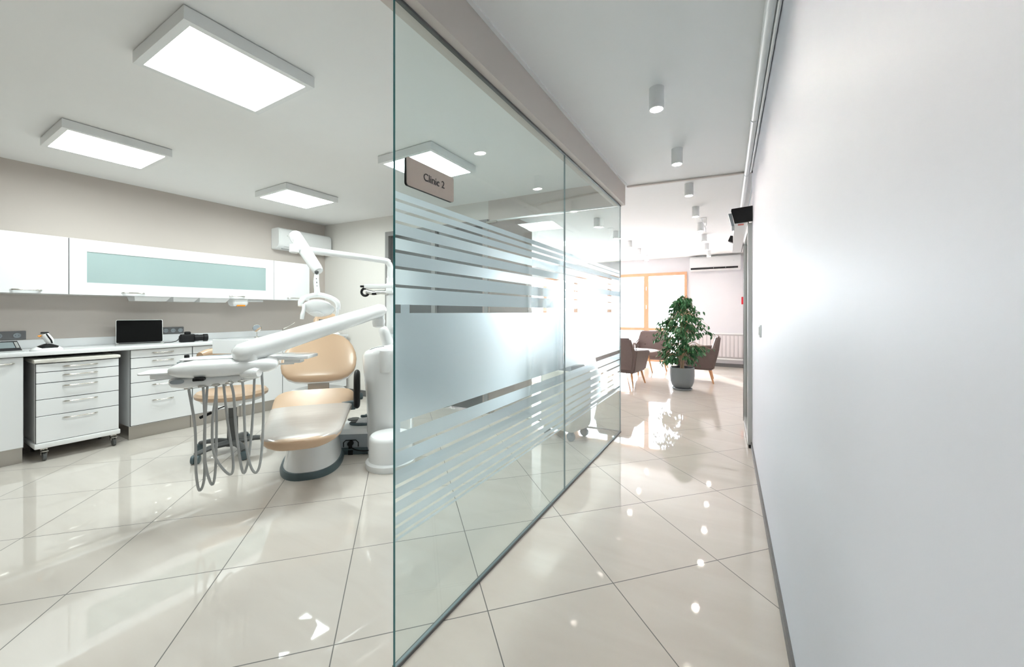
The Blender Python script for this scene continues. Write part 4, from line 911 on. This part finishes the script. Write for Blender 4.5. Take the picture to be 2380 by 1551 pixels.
# ------------------------------------------------------------------ waiting area
def make_armchair(label, loc, rz):
    """faces local -y"""
    t = thing('armchair', label, 'armchair', loc, rz, 'brown armchairs in the waiting area')
    bm = NB(); box(bm, (-.25, -.28, .26), (.25, .24, .40), .035, 3); mesh_obj('seat', bm, M['fabric'], t)
    bm = NB(); box(bm, (-.29, -.27, .22), (.29, .27, .29), .02, 2); mesh_obj('seat_frame', bm, M['fabric'], t)
    bm = NB()
    bk = [(-.29, .20, .26), (.29, .20, .26), (.29, .30, .26), (-.29, .30, .26)], [(-.33, .26, .55), (.33, .26, .55), (.33, .37, .55), (-.33, .37, .55)], [(-.27, .33, .79), (.27, .33, .79), (.27, .40, .79), (-.27, .40, .79)]
    loft(bm, bk); bmesh.ops.bevel(bm, geom=[e for e in bm.edges], offset=.022, segments=3, affect='EDGES'); b_ = mesh_obj('backrest', bm, M['fabric'], t, ang=45)
    for x, z in ((-.14, .66), (.14, .66), (-.17, .50), (0, .58), (.17, .50)):
        bm = NB(); bmesh.ops.create_uvsphere(bm, u_segments=12, v_segments=8, radius=.014, matrix=Matrix.Translation((x, .262+(z-.55)*.29, z)) @ Matrix.Diagonal((1, .5, 1, 1))); mesh_obj('button', bm, M['fabric'], b_)
    for sx in (-1, 1):
        bm = NB()
        r1 = [(sx*.25, -.26, .24), (sx*.31, -.26, .24), (sx*.31, .30, .24), (sx*.25, .30, .24)]
        r2 = [(sx*.30, -.30, .56), (sx*.375, -.30, .56), (sx*.37, .34, .60), (sx*.30, .34, .60)]
        loft(bm, [r1, r2]); bmesh.ops.bevel(bm, geom=[e for e in bm.edges], offset=.016, segments=3, affect='EDGES'); mesh_obj('armrest', bm, M['fabric'], t, ang=45)
    for sx in (-1, 1):
        for sy in (-1, 1):
            bm = NB(); tube(bm, [(sx*.29, sy*.29, 0), (sx*.24, sy*.23, .235)], [.011, .021], 12); mesh_obj('leg', bm, M['wood'], t)
    return t
ac0 = make_armchair('brown buttoned armchair seen from behind at the glass edge', (-1.63, 6.52, 0), PI-.12)
dup(ac0, (-1.50, 8.55, 0), .10, 'brown buttoned armchair facing the camera in front of the window')
dup(ac0, (-.60, 7.52, 0), -PI/2+.05, 'brown armchair in side view right of the potted plant')
tb = thing('coffee_table', 'small round white coffee table with wooden legs between the armchairs', 'table', (-1.62, 7.78, 0))
bm = NB(); lathe(bm, [(.001, .445), (.33, .445), (.35, .455), (.35, .463), (.001, .465)], 40); mesh_obj('table_top', bm, M['top_white'], tb)
for k in range(3):
    a = math.radians(40+120*k); bm = NB(); tube(bm, [(.17*math.cos(a), .17*math.sin(a), .445), (.29*math.cos(a), .29*math.sin(a), 0)], [.022, .012], 12); mesh_obj('leg', bm, M['wood'], tb)
for (x, y), lb in (((-1.73, 7.58), 'water glass on the coffee table, left of the pair'), ((-1.64, 7.66), 'water glass on the coffee table, right of the pair')):
    bm = NB(); lathe(bm, [(.028, 0), (.034, .10), (.032, .10), (.026, .006), (.001, .006)], 20); o = mesh_obj('drinking_glass', bm, M['water']); o.location = (x, y, .466); tag(o, lb, 'glass', 'glasses on the coffee table')

# radiator
rd = thing('radiator', 'wide white panel radiator under the far wall air conditioner', 'radiator', (-.76, 9.65, 0))
bm = NB(); box(bm, (0, -.09, .20), (1.30, -.06, .72), .006); mesh_obj('radiator_panel', bm, M['radiator_gap'], rd)
bm = NB()
for k in range(17): box(bm, (.015+k*.0755, -.097, .23), (.015+k*.0755+.060, -.088, .69), .003, 1)
mesh_obj('radiator_fins', bm, M['radiator'], rd)
bm = NB(); box(bm, (0, -.10, .72), (1.30, -.0, .745), .004); box(bm, (0, -.10, .165), (1.30, -.02, .195), .004); mesh_obj('radiator_grille', bm, M['white_plastic'], rd)
bm = NB()
for x in (.15, 1.1): tube(bm, [(x, -.06, .18), (x, -.06, 0)], .012, 10)
mesh_obj('radiator_leg', bm, M['white_plastic'], rd)
bm = NB(); box(bm, (.138, 9.63, 1.37), (.215, 9.65, 1.53), .006); o = mesh_obj('fire_alarm_box', bm, M['red']); tag(o, 'small red fire alarm box on the far wall', 'fire alarm')

# potted plant
pt = thing('potted_plant', 'tall weeping fig in a round grey pot on a saucer', 'plant', (-.70, 6.50, 0))
bm = NB(); lathe(bm, [(.13, .0), (.142, .006), (.146, .03), (.138, .03), (.13, .02), (.001, .02)], 40); mesh_obj('saucer', bm, M['pot'], pt)
bm = NB(); lathe(bm, [(.11, .03), (.145, .06), (.168, .13), (.178, .22), (.176, .345), (.166, .345), (.164, .31), (.001, .31)], 48); mesh_obj('pot', bm, M['pot'], pt)
bm = NB(); lathe(bm, [(.163, .311), (.10, .322), (.001, .325)], 30); mesh_obj('soil', bm, M['soil'], pt)
bm = NB()
for k in range(3):
    ph = k*2.1
    tube(bm, [(.02*math.cos(ph+z*5), .02*math.sin(ph+z*5), z) for z in [.31+.12*i for i in range(9)]], [.012-.0009*i for i in range(9)], 8, sub=3)
br = []
rnd = random.Random(11)
for i in range(130):
    z = .37+rnd.random()**.95*1.0; a = rnd.random()*2*PI
    t_ = (z-.36)/1.05
    env = (.34 if t_ < .5 else .34*(1-(t_-.5)*1.6)); env = max(.05, env)*(.6+.7*rnd.random())
    if t_ < .2: env *= .8
    p0_ = Vector((.015*math.cos(a), .015*math.sin(a), z)); p1_ = Vector((env*.6*math.cos(a), env*.6*math.sin(a), z+.10)); p2_ = Vector((env*math.cos(a), env*math.sin(a), z+.03-.06*rnd.random()))
    br.append((p0_, p1_, p2_)); tube(bm, [p0_, p1_, p2_], [.004, .003, .0012], 5, sub=3)
for q in ((-.22, .9, 1.06), (.30, .2, .98), (.26, .1, 1.20), (-.40, .2, .86), (.42, -.1, .98)):
    p0_ = Vector((0, 0, q[2]-.15)); p2_ = RZ(TH) @ Vector((q[0]*.95, -.05, 0)); p2_.z = q[2]; p1_ = (p0_+p2_)/2+Vector((0, 0, .08)); br.append((p0_, p1_, p2_)); tube(bm, [p0_, p1_, p2_], [.004, .003, .0012], 5, sub=3)
mesh_obj('trunk', bm, M['bark'], pt)
bm = NB()
def leaf(bm, p, d, s):
    d = d.normalized(); sd = d.cross(Vector((rnd.uniform(-.6, .6), rnd.uniform(-.6, .6), 1))).normalized(); up = sd.cross(d)
    pts = [p, p+d*s*.3+sd*s*.24+up*s*.04, p+d*s*.65+sd*s*.2, p+d*s*1.05-up*s*.12, p+d*s*.65-sd*s*.2, p+d*s*.3-sd*s*.24+up*s*.04, p+d*s*.5-up*s*.06]
    v = [bm.verts.new(q) for q in pts]
    for i in range(6):
        if i < 5: bm.faces.new((v[i], v[i+1], v[6]))
    bm.faces.new((v[5], v[0], v[6]))
for p0_, p1_, p2_ in br:
    n_l = 20 + int(8*rnd.random())
    for i in range(n_l):
        t_ = .25+.78*rnd.random()
        p = (1-t_)**2*p0_+2*t_*(1-t_)*p1_+t_*t_*p2_+Vector((rnd.gauss(0, .016), rnd.gauss(0, .016), rnd.gauss(0, .014)))
        out = (p2_-p0_); out.z = 0; out = out.normalized() if out.length > .01 else Vector((1, 0, 0))
        leaf(bm, p, out*.5+Vector((rnd.uniform(-.7, .7), rnd.uniform(-.7, .7), -.75)), rnd.uniform(.042, .070))
for i in range(160):
    z = 1.15+.32*rnd.random(); leaf(bm, Vector((rnd.gauss(0, .02*(1.6-z)*5), rnd.gauss(0, .02*(1.6-z)*5), z)), Vector((rnd.uniform(-.6, .6), rnd.uniform(-.6, .6), -.6)), rnd.uniform(.035, .055))
mesh_obj('foliage', bm, M['leaf'], pt, smooth=False)
